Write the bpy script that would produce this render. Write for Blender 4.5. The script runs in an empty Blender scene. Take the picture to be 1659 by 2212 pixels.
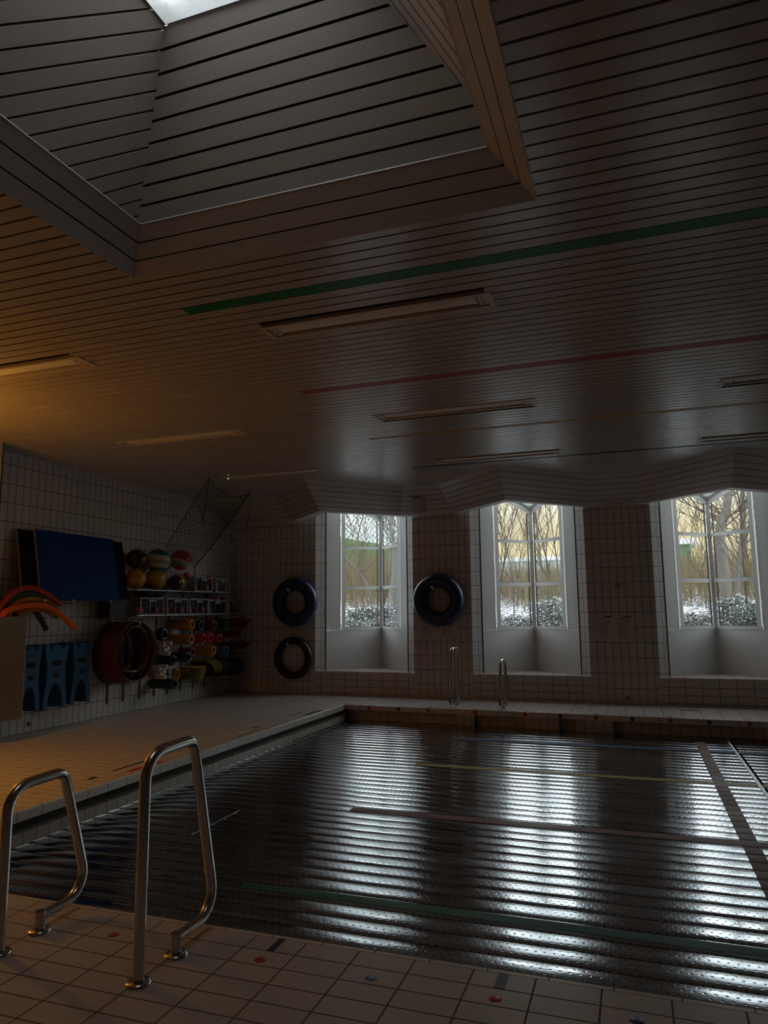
import bpy, math, random
from mathutils import Vector, Matrix, noise
random.seed(7)
S = bpy.context.scene
COL = S.collection
PI = math.pi
V3 = Vector

# ------------------------------------------------------------------ materials
MATS = {}
def new_mat(name):
    m = bpy.data.materials.new(name); m.use_nodes = True
    nt = m.node_tree; b = nt.nodes['Principled BSDF']
    MATS[name] = m
    return m, nt, b
def rgb(c): return (c[0], c[1], c[2], 1.0)
def pm(name, col, rough=0.5, metal=0.0, var=0.08, scale=9.0, bump=0.0, bscale=60.0, spec=0.5):
    m, nt, b = new_mat(name); N = nt.nodes; L = nt.links
    tc = N.new('ShaderNodeTexCoord'); no = N.new('ShaderNodeTexNoise'); no.inputs['Scale'].default_value = scale
    no.inputs['Detail'].default_value = 4
    L.new(tc.outputs['Object'], no.inputs['Vector'])
    mx = N.new('ShaderNodeMix'); mx.data_type = 'RGBA'
    mx.inputs[6].default_value = rgb([max(0, c*(1-var)) for c in col]); mx.inputs[7].default_value = rgb([min(1, c*(1+var)) for c in col])
    L.new(no.outputs['Fac'], mx.inputs[0]); L.new(mx.outputs[2], b.inputs['Base Color'])
    b.inputs['Roughness'].default_value = rough; b.inputs['Metallic'].default_value = metal
    b.inputs['Specular IOR Level'].default_value = spec
    if bump:
        n2 = N.new('ShaderNodeTexNoise'); n2.inputs['Scale'].default_value = bscale
        L.new(tc.outputs['Object'], n2.inputs['Vector'])
        bp = N.new('ShaderNodeBump'); bp.inputs['Strength'].default_value = bump; bp.inputs['Distance'].default_value = 0.01
        L.new(n2.outputs['Fac'], bp.inputs['Height']); L.new(bp.outputs['Normal'], b.inputs['Normal'])
    return m
def tile_mat(name, w, h, mortar, c1, c2, grout, rough=0.28):
    m, nt, b = new_mat(name); N = nt.nodes; L = nt.links
    uv = N.new('ShaderNodeTexCoord')
    br = N.new('ShaderNodeTexBrick'); br.offset = 0.0; br.squash = 1.0
    br.inputs['Scale'].default_value = 1.0; br.inputs['Brick Width'].default_value = w; br.inputs['Row Height'].default_value = h
    br.inputs['Mortar Size'].default_value = mortar; br.inputs['Mortar Smooth'].default_value = 0.15; br.inputs['Bias'].default_value = 0.0
    br.inputs['Color1'].default_value = rgb(c1); br.inputs['Color2'].default_value = rgb(c2); br.inputs['Mortar'].default_value = rgb(grout)
    L.new(uv.outputs['UV'], br.inputs['Vector'])
    L.new(br.outputs['Color'], b.inputs['Base Color'])
    mr = N.new('ShaderNodeMapRange'); mr.inputs[3].default_value = rough; mr.inputs[4].default_value = 0.8
    L.new(br.outputs['Fac'], mr.inputs[0]); L.new(mr.outputs[0], b.inputs['Roughness'])
    bp = N.new('ShaderNodeBump'); bp.inputs['Strength'].default_value = 0.5; bp.inputs['Distance'].default_value = 0.003; bp.invert = True
    L.new(br.outputs['Fac'], bp.inputs['Height']); L.new(bp.outputs['Normal'], b.inputs['Normal'])
    return m
CREAM = (0.58, 0.55, 0.525); CREAM2 = (0.61, 0.58, 0.555); DECK = (0.48, 0.435, 0.40); DECK2 = (0.51, 0.465, 0.43)
M_deck = tile_mat('deck_tile', 0.2505, 0.1245, 0.0042, DECK, DECK2, (0.13, 0.085, 0.06), 0.38)
M_wall = tile_mat('wall_tile_upright', 0.1185, 0.2355, 0.0038, CREAM, CREAM2, (0.05, 0.04, 0.032), 0.30)
M_bench = tile_mat('wall_tile_lying', 0.2355, 0.1185, 0.0038, CREAM, CREAM2, (0.05, 0.04, 0.032), 0.30)
M_sill = tile_mat('sill_tile', 0.2355, 0.9, 0.003, (0.66, 0.62, 0.57), (0.70, 0.66, 0.61), (0.06, 0.05, 0.042), 0.30)
M_pooltile = tile_mat('pool_tile', 0.125, 0.25, 0.003, (0.42, 0.38, 0.33), (0.46, 0.41, 0.36), (0.06, 0.05, 0.042), 0.35)
M_coping = tile_mat('coping_tile', 0.2455, 0.5, 0.003, (0.58, 0.55, 0.51), (0.61, 0.58, 0.54), (0.06, 0.05, 0.042), 0.30)
M_dark = pm('void_black', (0.012, 0.011, 0.010), 0.9, var=0.0)
M_slot = pm('overflow_grate', (0.06, 0.055, 0.05), 0.7)
M_white = pm('white_lacquer', (0.66, 0.67, 0.66), 0.38, var=0.02, scale=3)
M_whitef = pm('white_frame', (0.70, 0.71, 0.71), 0.30, var=0.02)
M_seal = pm('dark_gasket', (0.03, 0.035, 0.04), 0.6)
M_steel = pm('stainless_tube', (0.56, 0.54, 0.52), 0.20, 1.0, 0.05, 20)
M_brushed = pm('brushed_steel', (0.55, 0.53, 0.50), 0.40, 1.0, 0.06, 14)
M_rack = pm('rack_steel', (0.30, 0.29, 0.28), 0.35, 1.0, 0.05)
M_shelf = pm('shelf_steel', (0.5, 0.5, 0.5), 0.35, 1.0, 0.05)
M_cap = pm('white_plastic_cap', (0.85, 0.85, 0.82), 0.4, var=0.02)

def plank_mat(name, col, rough, spec=0.5):
    m, nt, b = new_mat(name); b.inputs['Specular IOR Level'].default_value = spec; N = nt.nodes; L = nt.links
    tc = N.new('ShaderNodeTexCoord'); mp = N.new('ShaderNodeMapping'); mp.inputs['Scale'].default_value = (0.6, 14, 14)
    no = N.new('ShaderNodeTexNoise'); no.inputs['Scale'].default_value = 2.0; no.inputs['Detail'].default_value = 6
    L.new(tc.outputs['Object'], mp.inputs[0]); L.new(mp.outputs[0], no.inputs['Vector'])
    mx = N.new('ShaderNodeMix'); mx.data_type = 'RGBA'
    mx.inputs[6].default_value = rgb([c*0.92 for c in col]); mx.inputs[7].default_value = rgb([c*1.08 for c in col])
    L.new(no.outputs['Fac'], mx.inputs[0]); L.new(mx.outputs[2], b.inputs['Base Color'])
    mr = N.new('ShaderNodeMapRange'); mr.inputs[3].default_value = rough-0.05; mr.inputs[4].default_value = rough+0.08
    L.new(no.outputs['Fac'], mr.inputs[0]); L.new(mr.outputs[0], b.inputs['Roughness'])
    return m
M_plank = plank_mat('ceiling_board_paint', (0.41, 0.36, 0.325), 0.24)
M_board = plank_mat('slanted_board_paint', (0.42, 0.365, 0.325), 0.42)
M_cgreen = plank_mat('green_board', (0.015, 0.16, 0.05), 0.4, 0.15)
M_cred = plank_mat('red_board', (0.36, 0.03, 0.025), 0.4, 0.15)
M_cyel = plank_mat('ochre_board', (0.40, 0.22, 0.05), 0.4, 0.15)
M_cblue = plank_mat('dark_blue_board', (0.035, 0.045, 0.06), 0.4, 0.15)

def perforated(name, base, metal, rough, holes=True):
    """rolled steel pool-floor planks: rows of small punched holes, brushed, with wet patches"""
    m, nt, b = new_mat(name); N = nt.nodes; L = nt.links
    tc = N.new('ShaderNodeTexCoord'); sx = N.new('ShaderNodeSeparateXYZ'); L.new(tc.outputs['Object'], sx.inputs[0])
    def mth(op, a, bb=None):
        n = N.new('ShaderNodeMath'); n.operation = op
        for i, q in enumerate((a, bb)):
            if q is None: continue
            if isinstance(q, (int, float)): n.inputs[i].default_value = q
            else: L.new(q, n.inputs[i])
        return n.outputs[0]
    v = mth('DIVIDE', sx.outputs['Y'], 0.042); fv = mth('FLOOR', v)
    sh = mth('MULTIPLY', mth('MODULO', mth('ABSOLUTE', fv), 2.0), 0.5)
    u = mth('ADD', mth('DIVIDE', sx.outputs['X'], 0.045), sh)
    du = mth('SUBTRACT', mth('FRACT', u), 0.5); dv = mth('SUBTRACT', mth('FRACT', v), 0.5)
    d = mth('SQRT', mth('ADD', mth('MULTIPLY', du, du), mth('MULTIPLY', dv, dv)))
    hole = N.new('ShaderNodeMapRange'); hole.inputs[1].default_value = 0.10; hole.inputs[2].default_value = 0.14
    hole.inputs[3].default_value = 1.0; hole.inputs[4].default_value = 0.0; L.new(d, hole.inputs[0])
    rim = N.new('ShaderNodeMapRange'); rim.inputs[1].default_value = 0.08; rim.inputs[2].default_value = 0.26
    rim.inputs[3].default_value = 0.0; rim.inputs[4].default_value = 1.0; rim.interpolation_type = 'SMOOTHSTEP'; L.new(d, rim.inputs[0])
    no = N.new('ShaderNodeTexNoise'); no.inputs['Scale'].default_value = 1.6; no.inputs['Detail'].default_value = 5
    mp = N.new('ShaderNodeMapping'); mp.inputs['Scale'].default_value = (1.0, 2.4, 1.0)
    L.new(tc.outputs['Object'], mp.inputs[0]); L.new(mp.outputs[0], no.inputs['Vector'])
    mx = N.new('ShaderNodeMix'); mx.data_type = 'RGBA'; mx.inputs[6].default_value = rgb(base); mx.inputs[7].default_value = (0.01, 0.01, 0.01, 1)
    L.new(hole.outputs[0], mx.inputs[0]); L.new(mx.outputs[2], b.inputs['Base Color'])
    b.inputs['Metallic'].default_value = metal
    b.inputs['Specular IOR Level'].default_value = 0.5 if metal else 0.2
    mr = N.new('ShaderNodeMapRange'); mr.inputs[1].default_value = 0.35; mr.inputs[2].default_value = 0.65
    mr.inputs[3].default_value = rough-0.05; mr.inputs[4].default_value = rough+0.06
    L.new(no.outputs['Fac'], mr.inputs[0]); L.new(mr.outputs[0], b.inputs['Roughness'])
    n2 = N.new('ShaderNodeTexNoise'); n2.inputs['Scale'].default_value = 7.0; n2.inputs['Detail'].default_value = 3
    L.new(mp.outputs[0], n2.inputs['Vector'])
    h = mth('ADD', mth('MULTIPLY', rim.outputs[0], 0.09), mth('MULTIPLY', n2.outputs['Fac'], 0.22))
    bp = N.new('ShaderNodeBump'); bp.inputs['Strength'].default_value = 0.55; bp.inputs['Distance'].default_value = 0.006
    L.new(h, bp.inputs['Height']); L.new(bp.outputs['Normal'], b.inputs['Normal'])
    return m
M_pool = perforated('perforated_steel', (0.53, 0.56, 0.60), 1.0, 0.125)
M_pgreen = perforated('green_paint_on_steel', (0.02, 0.12, 0.06), 0.0, 0.5)
M_pred = perforated('red_paint_on_steel', (0.20, 0.07, 0.06), 0.0, 0.5)
M_pyel = perforated('yellow_paint_on_steel', (0.42, 0.33, 0.03), 0.0, 0.5)
M_pblue = perforated('blue_paint_on_steel', (0.06, 0.12, 0.24), 0.0, 0.5)

def glass_mat():
    m, nt, b = new_mat('window_glass'); N = nt.nodes; L = nt.links
    N.remove(b)
    tr = N.new('ShaderNodeBsdfTransparent'); tr.inputs[0].default_value = (0.93, 0.96, 0.95, 1)
    gl = N.new('ShaderNodeBsdfGlossy'); gl.inputs['Roughness'].default_value = 0.02
    ge = N.new('ShaderNodeNewGeometry'); dp = N.new('ShaderNodeVectorMath'); dp.operation = 'DOT_PRODUCT'
    L.new(ge.outputs['Incoming'], dp.inputs[0]); L.new(ge.outputs['Normal'], dp.inputs[1])
    def mth(op, a, v):
        n = N.new('ShaderNodeMath'); n.operation = op; L.new(a, n.inputs[0]); n.inputs[1].default_value = v; return n.outputs[0]
    ab = mth('ABSOLUTE', dp.outputs['Value'], 0); om = mth('MULTIPLY_ADD', ab, -1.0); om.node.inputs[2].default_value = 1.0
    fr = mth('MULTIPLY_ADD', mth('POWER', om, 5.0), 0.95); fr.node.inputs[2].default_value = 0.045
    mx = N.new('ShaderNodeMixShader'); L.new(fr, mx.inputs[0]); L.new(tr.outputs[0], mx.inputs[1]); L.new(gl.outputs[0], mx.inputs[2])
    L.new(mx.outputs[0], N['Material Output'].inputs[0])
    return m
M_glass = glass_mat()
def emit_mat(name, col, s):
    m, nt, b = new_mat(name)
    b.inputs['Base Color'].default_value = rgb(col); b.inputs['Emission Color'].default_value = rgb(col); b.inputs['Emission Strength'].default_value = s
    return m

# ------------------------------------------------------------------ mesh builder
class MB:
    def __init__(s): s.v = []; s.f = []; s.uv = []; s.m = []; s.sm = []
    def face(s, pts, uv=None, m=0, smooth=False):
        i = len(s.v); s.v += [tuple(p) for p in pts]; s.f.append(tuple(range(i, i+len(pts))))
        s.uv.append(uv if uv else [(0, 0)]*len(pts)); s.m.append(m); s.sm.append(smooth)
    def grid(s, rows, m=0, smooth=True, closed=False, flip=False):
        i0 = len(s.v); n = len(rows[0])
        for r in rows: s.v += [tuple(p) for p in r]
        for a in range(len(rows)-1):
            for b in range(n if closed else n-1):
                c = (b+1) % n
                q = (i0+a*n+b, i0+a*n+c, i0+(a+1)*n+c, i0+(a+1)*n+b)
                if flip: q = q[::-1]
                s.f.append(q); s.uv.append([(0, 0)]*4); s.m.append(m); s.sm.append(smooth)
    def box(s, lo, hi, m=0):
        x0, y0, z0 = lo; x1, y1, z1 = hi
        P = [(x0,y0,z0),(x1,y0,z0),(x1,y1,z0),(x0,y1,z0),(x0,y0,z1),(x1,y0,z1),(x1,y1,z1),(x0,y1,z1)]
        i = len(s.v); s.v += P
        for q in ((3,2,1,0),(4,5,6,7),(0,1,5,4),(1,2,6,5),(2,3,7,6),(3,0,4,7)):
            s.f.append(tuple(i+k for k in q)); s.uv.append([(0,0)]*4); s.m.append(m); s.sm.append(False)
    def beam(s, a, b, w, h, up=(0,0,1), m=0):
        a = V3(a); b = V3(b); d = (b-a).normalized(); u = V3(up); r = d.cross(u).normalized(); u = r.cross(d).normalized()
        def ring(c): return [c-r*w/2-u*h/2, c+r*w/2-u*h/2, c+r*w/2+u*h/2, c-r*w/2+u*h/2]
        A = ring(a); B = ring(b)
        for k in range(4): s.face([A[k], A[(k+1)%4], B[(k+1)%4], B[k]], m=m)
        s.face(A[::-1], m=m); s.face(B, m=m)
    def tube(s, path, r, n=12, caps=True, m=0, smooth=True):
        path = [V3(p) for p in path]; rows = []
        rr = r if isinstance(r, (list, tuple)) else [r]*len(path)
        d = (path[1]-path[0]).normalized(); ref = V3((0,0,1)) if abs(d.z) < 0.9 else V3((1,0,0))
        u = d.cross(ref).normalized()
        for k, p in enumerate(path):
            if k == 0: t = path[1]-path[0]
            elif k == len(path)-1: t = path[-1]-path[-2]
            else: t = (path[k+1]-p).normalized()+(p-path[k-1]).normalized()
            t.normalize(); u = (u-t*u.dot(t)).normalized(); w = t.cross(u)
            rows.append([p+(u*math.cos(2*PI*j/n)+w*math.sin(2*PI*j/n))*rr[k] for j in range(n)])
        s.grid(rows, m, smooth, True)
        if caps: s.face(rows[0][::-1], m=m); s.face(rows[-1], m=m)
    def torus(s, c, axis, R, r, nu=48, nv=14, m=0, sq=1.0, pw=1.0):
        c = V3(c); a = V3(axis).normalized(); ref = V3((0,0,1)) if abs(a.z) < 0.9 else V3((1,0,0))
        u = a.cross(ref).normalized(); w = a.cross(u); rows = []
        for i in range(nu+1):
            t = 2*PI*i/nu; e = u*math.cos(t)+w*math.sin(t)
            f = lambda q: math.copysign(abs(q)**pw, q)
            rows.append([c+e*(R+r*f(math.cos(2*PI*j/nv)))+a*(r*sq*f(math.sin(2*PI*j/nv))) for j in range(nv)])
        s.grid(rows, m, True, True)
    def lathe(s, c, axis, prof, n=24, m=0, smooth=True):
        c = V3(c); a = V3(axis).normalized(); ref = V3((0,0,1)) if abs(a.z) < 0.9 else V3((1,0,0))
        u = a.cross(ref).normalized(); w = a.cross(u)
        s.grid([[c+a*h+(u*math.cos(2*PI*j/n)+w*math.sin(2*PI*j/n))*max(r, 1e-4) for j in range(n)] for r, h in prof], m, smooth, True)
    def sphere(s, c, r, nu=24, nv=14, m=0, mfun=None):
        c = V3(c)
        for i in range(nv):
            for j in range(nu):
                q = []
                for a, b in ((i,j),(i,j+1),(i+1,j+1),(i+1,j)):
                    th = PI*a/nv; ph = 2*PI*b/nu
                    q.append(c+V3((math.sin(th)*math.cos(ph), math.sin(th)*math.sin(ph), math.cos(th)))*r)
                s.face(q, m=mfun(i, j) if mfun else m, smooth=True)
    def prism(s, outline, a0, a1, conv, m=0):
        """outline: 2D list; conv(u,v,w)->3D with w from a0 to a1"""
        A = [conv(u, v, a0) for u, v in outline]; B = [conv(u, v, a1) for u, v in outline]; n = len(outline)
        s.face(A[::-1], m=m); s.face(B, m=m)
        for k in range(n): s.face([A[k], A[(k+1)%n], B[(k+1)%n], B[k]], m=m)
    def build(s, name, mats, parent=None, origin=None, merge=False):
        o0 = V3(origin) if origin is not None else (parent_origin(parent) if parent else V3((0,0,0)))
        me = bpy.data.meshes.new(name)
        me.from_pydata([tuple(V3(p)-o0) for p in s.v], [], s.f)
        if not isinstance(mats, (list, tuple)): mats = [mats]
        for mt in mats: me.materials.append(mt)
        me.polygons.foreach_set('material_index', s.m); me.polygons.foreach_set('use_smooth', s.sm)
        lay = me.uv_layers.new(name='UVMap'); k = 0
        fl = []
        for u in s.uv:
            for q in u: fl += [q[0], q[1]]
        lay.data.foreach_set('uv', fl)
        if merge:
            import bmesh
            bm = bmesh.new(); bm.from_mesh(me); bmesh.ops.remove_doubles(bm, verts=bm.verts, dist=1e-5); bm.to_mesh(me); bm.free()
        me.update()
        o = bpy.data.objects.new(name, me); COL.objects.link(o)
        if parent: o.parent = parent
        else: o.location = o0
        return o
ORI = {}
def parent_origin(p):
    v = V3((0,0,0))
    while p is not None: v = v+V3(p.location); p = p.parent
    return v
def tag(o, label=None, cat=None, group=None, kind=None):
    if label: o['label'] = label
    if cat: o['category'] = cat
    if group: o['group'] = group
    if kind: o['kind'] = kind
    return o
def thing(name, loc, label, cat, group=None, kind=None):
    o = bpy.data.objects.new(name, None); o.empty_display_size = 0.1; COL.objects.link(o); o.location = loc
    return tag(o, label, cat, group, kind)
def struct(o, label, cat): return tag(o, label, cat, None, 'structure')
def dup(o, delta, label=None, group=None, parent=None, rotz=None, scale=None):
    c = o.copy(); COL.objects.link(c)
    if parent is None:
        c.location = V3(o.location)+V3(delta)
        if rotz is not None: c.rotation_euler = (0, 0, rotz)
        if scale is not None: c.scale = (scale, scale, scale)
    else: c.parent = parent
    if label: c['label'] = label
    if group: c['group'] = group
    for ch in list(o.children): dup(ch, (0,0,0), parent=c)
    return c
def uvq(mb, pts, uax, vax, m=0, off=(0, 0)):
    """planar face with metre UVs along the given axis functions"""
    mb.face(pts, [(uax(p)-off[0], vax(p)-off[1]) for p in pts], m)
X = lambda p: p[0]; Y = lambda p: p[1]; Z = lambda p: p[2]

SKY = 4.5; LAMP = 500.0
# ------------------------------------------------------------------ dimensions (metres)
XL, XR, YB, YF = -7.26, 6.0, -4.0, 11.92
ZC = 3.47
PX0, PX1, PY0 = -4.43, 5.0, 3.12                 # pool edges
def PY(x): return 10.79-0.033*(x-PX0)             # far pool edge runs a touch out of square
ZP = -0.25
NICHE = [(-5.49, -3.62), (-2.595, -0.705), (0.315, 2.20), (3.22, 5.10)]

# ------------------------------------------------------------------ floor (pool deck)
fl = MB(); offd = (-1.2+0.0, 3.085)
def dq(pts): uvq(fl, pts, X, Y, 0, offd)
dq([(XL,YB,0),(XR,YB,0),(XR,PY0-0.035,0),(XL,PY0-0.035,0)])
dq([(XL,PY0-0.035,0),(PX0-0.03,PY0-0.035,0),(PX0-0.03,PY(PX0)+0.03,0),(XL,PY(PX0)+0.03,0)])
dq([(XL,PY(PX0)+0.03,0),(PX0-0.03,PY(PX0)+0.03,0),(PX1,PY(PX1)+0.03,0),(PX1,YF,0),(XL,YF,0)])
dq([(PX1,PY0-0.035,0),(XR,PY0-0.035,0),(XR,YF,0),(PX1,YF,0)])
floor = fl.build('floor', M_deck); struct(floor, 'cream tiled pool deck with brown joints running round the sunken pool', 'floor')
# coping round the pool: rounded lip, 8 cm tiled face, recessed overflow slot, tiled wall below
def coping(p, q, inward, name, label, trimname):
    cb = MB(); p = V3(p); q = V3(q); n = V3(inward); L = (q-p).length
    prof = [(-0.035, 0.0), (-0.012, 0.0), (-0.003, -0.004), (0.0, -0.013), (0.0, -0.08)]
    s = -0.035
    for k in range(len(prof)-1):
        a, b = prof[k], prof[k+1]
        P = [p+n*a[0]+V3((0,0,a[1])), q+n*a[0]+V3((0,0,a[1])), q+n*b[0]+V3((0,0,b[1])), p+n*b[0]+V3((0,0,b[1]))]
        cb.face(P, [(0.0, 0.25+0.02*k), (L, 0.25+0.02*k), (L, 0.27+0.02*k), (0, 0.27+0.02*k)], 0, False)
    o = cb.build(trimname, [M_coping]); struct(o, label, 'pool edge')
    return o
cop_far = coping((PX0, PY(PX0), 0), (PX1, PY(PX1), 0), (0,-1,0), 'far', 'pale tiled far rim of the pool with alternating red and blue dots', 'trim_1')
cop_left = coping((PX0, PY0, 0), (PX0, PY(PX0), 0), (1,0,0), 'left', 'pale tiled left rim of the pool', 'trim_2')
cop_near = coping((PX1, PY0, 0), (PX0, PY0, 0), (0,1,0), 'near', 'pale tiled near rim of the pool beside the handrails', 'trim_3')
cop_right = coping((PX1, PY(PX1), 0), (PX1, PY0, 0), (-1,0,0), 'right', 'pale tiled right rim of the pool out of the picture', 'trim_4')
# overflow slots + lower pool wall
pw = MB()
def poolwall(p, q, inward):
    p = V3(p); q = V3(q); n = V3(inward); L = (q-p).length
    def fq(d0, z0, d1, z1, m, uv=True):
        tt = (q-p).normalized()*0.12
        P = [p-tt+n*d0+V3((0,0,z0)), q+tt+n*d0+V3((0,0,z0)), q+tt+n*d1+V3((0,0,z1)), p-tt+n*d1+V3((0,0,z1))]
        pw.face(P, [(0,-0.08),(L,-0.08),(L,-0.33),(0,-0.33)], m)
    fq(0, -0.08, -0.10, -0.085, 1); fq(-0.10, -0.08, -0.10, -0.165, 1); fq(-0.10, -0.165, 0.0, -0.165, 0); fq(0.0, -0.165, 0.0, -1.2, 0)
poolwall((PX0, PY0, 0), (PX0, PY(PX0), 0), (1,0,0)); poolwall((PX1, PY0, 0), (PX0, PY0, 0), (0,1,0)); poolwall((PX1, PY(PX1), 0), (PX1, PY0, 0), (-1,0,0))
o = pw.build('wall_pool', [M_pooltile, M_slot]); struct(o, 'tiled pool side below the rim with a dark overflow channel', 'pool wall')
sl = MB(); zt_ = -0.03  # unseen dark box added to stop sky light leaking through the slot corners
for a, b in (((PX0-0.16,2.9),(PX0-0.16,11.1)), ((PX0-0.16,11.1),(PX1+0.2,11.1)), ((PX1+0.2,2.9),(PX0-0.16,2.9)), ((PX1+0.2,11.1),(PX1+0.2,2.9))):
    sl.face([(*a,zt_),(*b,zt_),(*b,-1.3),(*a,-1.3)])
sl.face([(PX0-0.16,2.9,-1.25),(PX1+0.2,2.9,-1.25),(PX1+0.2,11.1,-1.25),(PX0-0.16,11.1,-1.25)])
sl.build('leak_backing', [M_dark], o)
# far pool side: alternating recessed openings and tiled piers
pf = MB(); FY = lambda x: PY(x)
segs = []; x = PX0
edges = [(-4.43,-2.60,1),(-2.60,-2.33,0),(-2.33,-1.58,1),(-1.58,-1.10,0),(-1.10,-0.88,1),(-0.88,-0.42,0),(-0.42,-0.36,0),(-0.36,5.0,1)]
for a, b, rec in edges:
    d = 0.10 if rec else 0.0
    pf.face([(a,FY(a)+d,-0.08),(b,FY(b)+d,-0.08),(b,FY(b)+d,-0.9),(a,FY(a)+d,-0.9)], [(a,0.17),(b,0.17),(b,-0.65),(a,-0.65)], 0)
    if rec:
        pf.face([(a,FY(a),-0.08),(b,FY(b),-0.08),(b,FY(b)+d,-0.08),(a,FY(a)+d,-0.08)], None, 1)
        for e in (a, b): pf.face([(e,FY(e),-0.08),(e,FY(e)+d,-0.08),(e,FY(e)+d,-0.9),(e,FY(e),-0.9)], None, 1)
o = pf.build('wall_pool_far', [M_pooltile, M_slot]); struct(o, 'tiled far pool side with recessed dark openings under the dotted rim', 'pool wall')

# ------------------------------------------------------------------ pool floor of curved perforated steel planks
PITCH = 0.168; NA = 8
pl = MB(); pls = {k: MB() for k in ('green','red','yellow','blue')}
bands = {'green': (4.17, 4.27), 'red': (5.99, 6.10), 'yellow': (7.92, 8.03), 'blue': (9.64, 9.76)}
SX = -2.43
SEAM = 1.09
def plank_z(y):
    k = math.floor((y-PY0)/PITCH); t = (y-PY0)/PITCH-k
    return ZP-0.0012*(2*t-1)**2-0.0055*(2*t-1)**4
k = 0; y = PY0+0.004
while y < 10.95:
    ys = [PY0+PITCH*k+PITCH*(0.02+0.96*j/NA) for j in range(NA+1)]
    for xa, xb in ((PX0+0.035, SEAM-0.012), (SEAM+0.012, PX1-0.03)):
        rows = [[(xa, yy, plank_z(yy)), (xb, yy, plank_z(yy))] for yy in ys]
        pl.grid(rows, 0, True, flip=True)
        # little folded edges
        pl.face([(xa,ys[0],plank_z(ys[0])),(xb,ys[0],plank_z(ys[0])),(xb,ys[0],ZP-0.05),(xa,ys[0],ZP-0.05)])
        pl.face([(xa,ys[-1],ZP-0.05),(xb,ys[-1],ZP-0.05),(xb,ys[-1],plank_z(ys[-1])),(xa,ys[-1],plank_z(ys[-1]))])
    k += 1; y = PY0+PITCH*k
pool_floor = pl.build('floor_pool', [M_pool]); struct(pool_floor, 'raised pool floor of long curved perforated steel planks, wet and shiny', 'pool floor')
bb = MB(); bb.face([(PX0,PY0,ZP-0.055),(PX1,PY0,ZP-0.055),(PX1,11,ZP-0.055),(PX0,11,ZP-0.055)])
bb.build('underframe', [M_dark], pool_floor)
bb = MB(); bb.box((PX0+0.004,PY0,ZP-0.05),(PX0+0.028,10.7,ZP+0.006)); bb.build('edge_strip', [M_steel], pool_floor)['label'] = 'bright steel strip along the left pool side'
bb = MB(); bb.box((SEAM-0.05,PY0,ZP-0.02),(SEAM-0.022,10.62,ZP+0.004)); bb.build('joint_cover', [M_brushed], pool_floor)['label'] = 'flat strip beside the dark joint'
bb = MB(); bb.box((-3.356,5.00,ZP-0.01),(-3.348,5.72,ZP+0.0015)); bb.build('joint_strip', [M_rack], pool_floor)['label'] = 'thin strip across the planks'
MP = {'green': M_pgreen, 'red': M_pred, 'yellow': M_pyel, 'blue': M_pblue}
for nm, (ya, yb) in bands.items():
    q = pls[nm]; nn = 6; x0 = SX if nm != 'blue' else -2.4
    ysl = [ya+(yb-ya)*j/nn for j in range(nn+1)]
    q.grid([[(x0, yy, plank_z(yy)+0.0012), (3.4, yy, plank_z(yy)+0.0012)] for yy in ysl], 0, True, flip=True)
    o = q.build('lane_stripe', [MP[nm]], pool_floor); o['label'] = nm+' stripe painted across the steel pool floor'
q = MB(); yy = PY0+PITCH*3.5
k = 2
while PY0+PITCH*(k+1) < 10.45:
    ysl = [PY0+PITCH*k+PITCH*(0.03+0.94*j/6) for j in range(7)]
    q.grid([[(0.645, t, plank_z(t)+0.0016), (0.765, t, plank_z(t)+0.0016)] for t in ysl], 0, True, flip=True); k += 1
o = q.build('lane_stripe', [M_pred], pool_floor); o['label'] = 'worn dark red stripe running away from the viewer'

# ------------------------------------------------------------------ floor marks
M_mred = pm('red_mark', (0.42, 0.03, 0.03), 0.35); M_mblk = pm('dark_mark', (0.02, 0.025, 0.035), 0.4); M_mlb = pm('light_blue_mark', (0.16, 0.30, 0.46), 0.35)
M_mnb = pm('navy_mark', (0.03, 0.05, 0.16), 0.35); M_myel = pm('ochre_mark', (0.45, 0.27, 0.06), 0.35); M_mwh = pm('white_mark', (0.72, 0.72, 0.70), 0.35)
M_mdb = pm('slate_blue_mark', (0.03, 0.055, 0.09), 0.4); M_mor = pm('orange_red_mark', (0.42, 0.09, 0.035), 0.35)
def disc(c, r, h, axis, mat, parent, name, label):
    mb = MB(); mb.lathe(c, axis, [(1e-4, h), (r*0.94, h), (r, h*0.4), (r, -0.001)], 28)
    o = mb.build(name, [mat], parent); o['label'] = label; return o
for (x, y, mt, l) in ((-2.329, 2.88, M_mor, 'orange red round tile mark behind the taller handrail'), (-1.572, 2.88, M_mred, 'red round tile mark right of the taller handrail'),
                      (-1.074, 2.885, M_mlb, 'light blue round tile mark'), (-0.576, 2.887, M_mred, 'red round tile mark near the rim'), (-0.071, 2.90, M_mnb, 'dark blue round tile mark at the lower right')):
    disc((x, y, 0.0), 0.026, 0.0016, (0,0,1), mt, floor, 'round_mark', l)
def slab(lo, hi, mat, label, parent=floor, name='depth_mark'):
    mb = MB(); mb.box((lo[0], lo[1], -0.002), (hi[0], hi[1], 0.0016)); o = mb.build(name, [mat], parent); o['label'] = label; return o
slab((-1.588,2.965), (-1.556,3.085), M_mblk, 'black strip in the near rim tiles'); slab((-0.597,2.965), (-0.557,3.085), M_mdb, 'dark blue strip in the near rim tiles')
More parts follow.
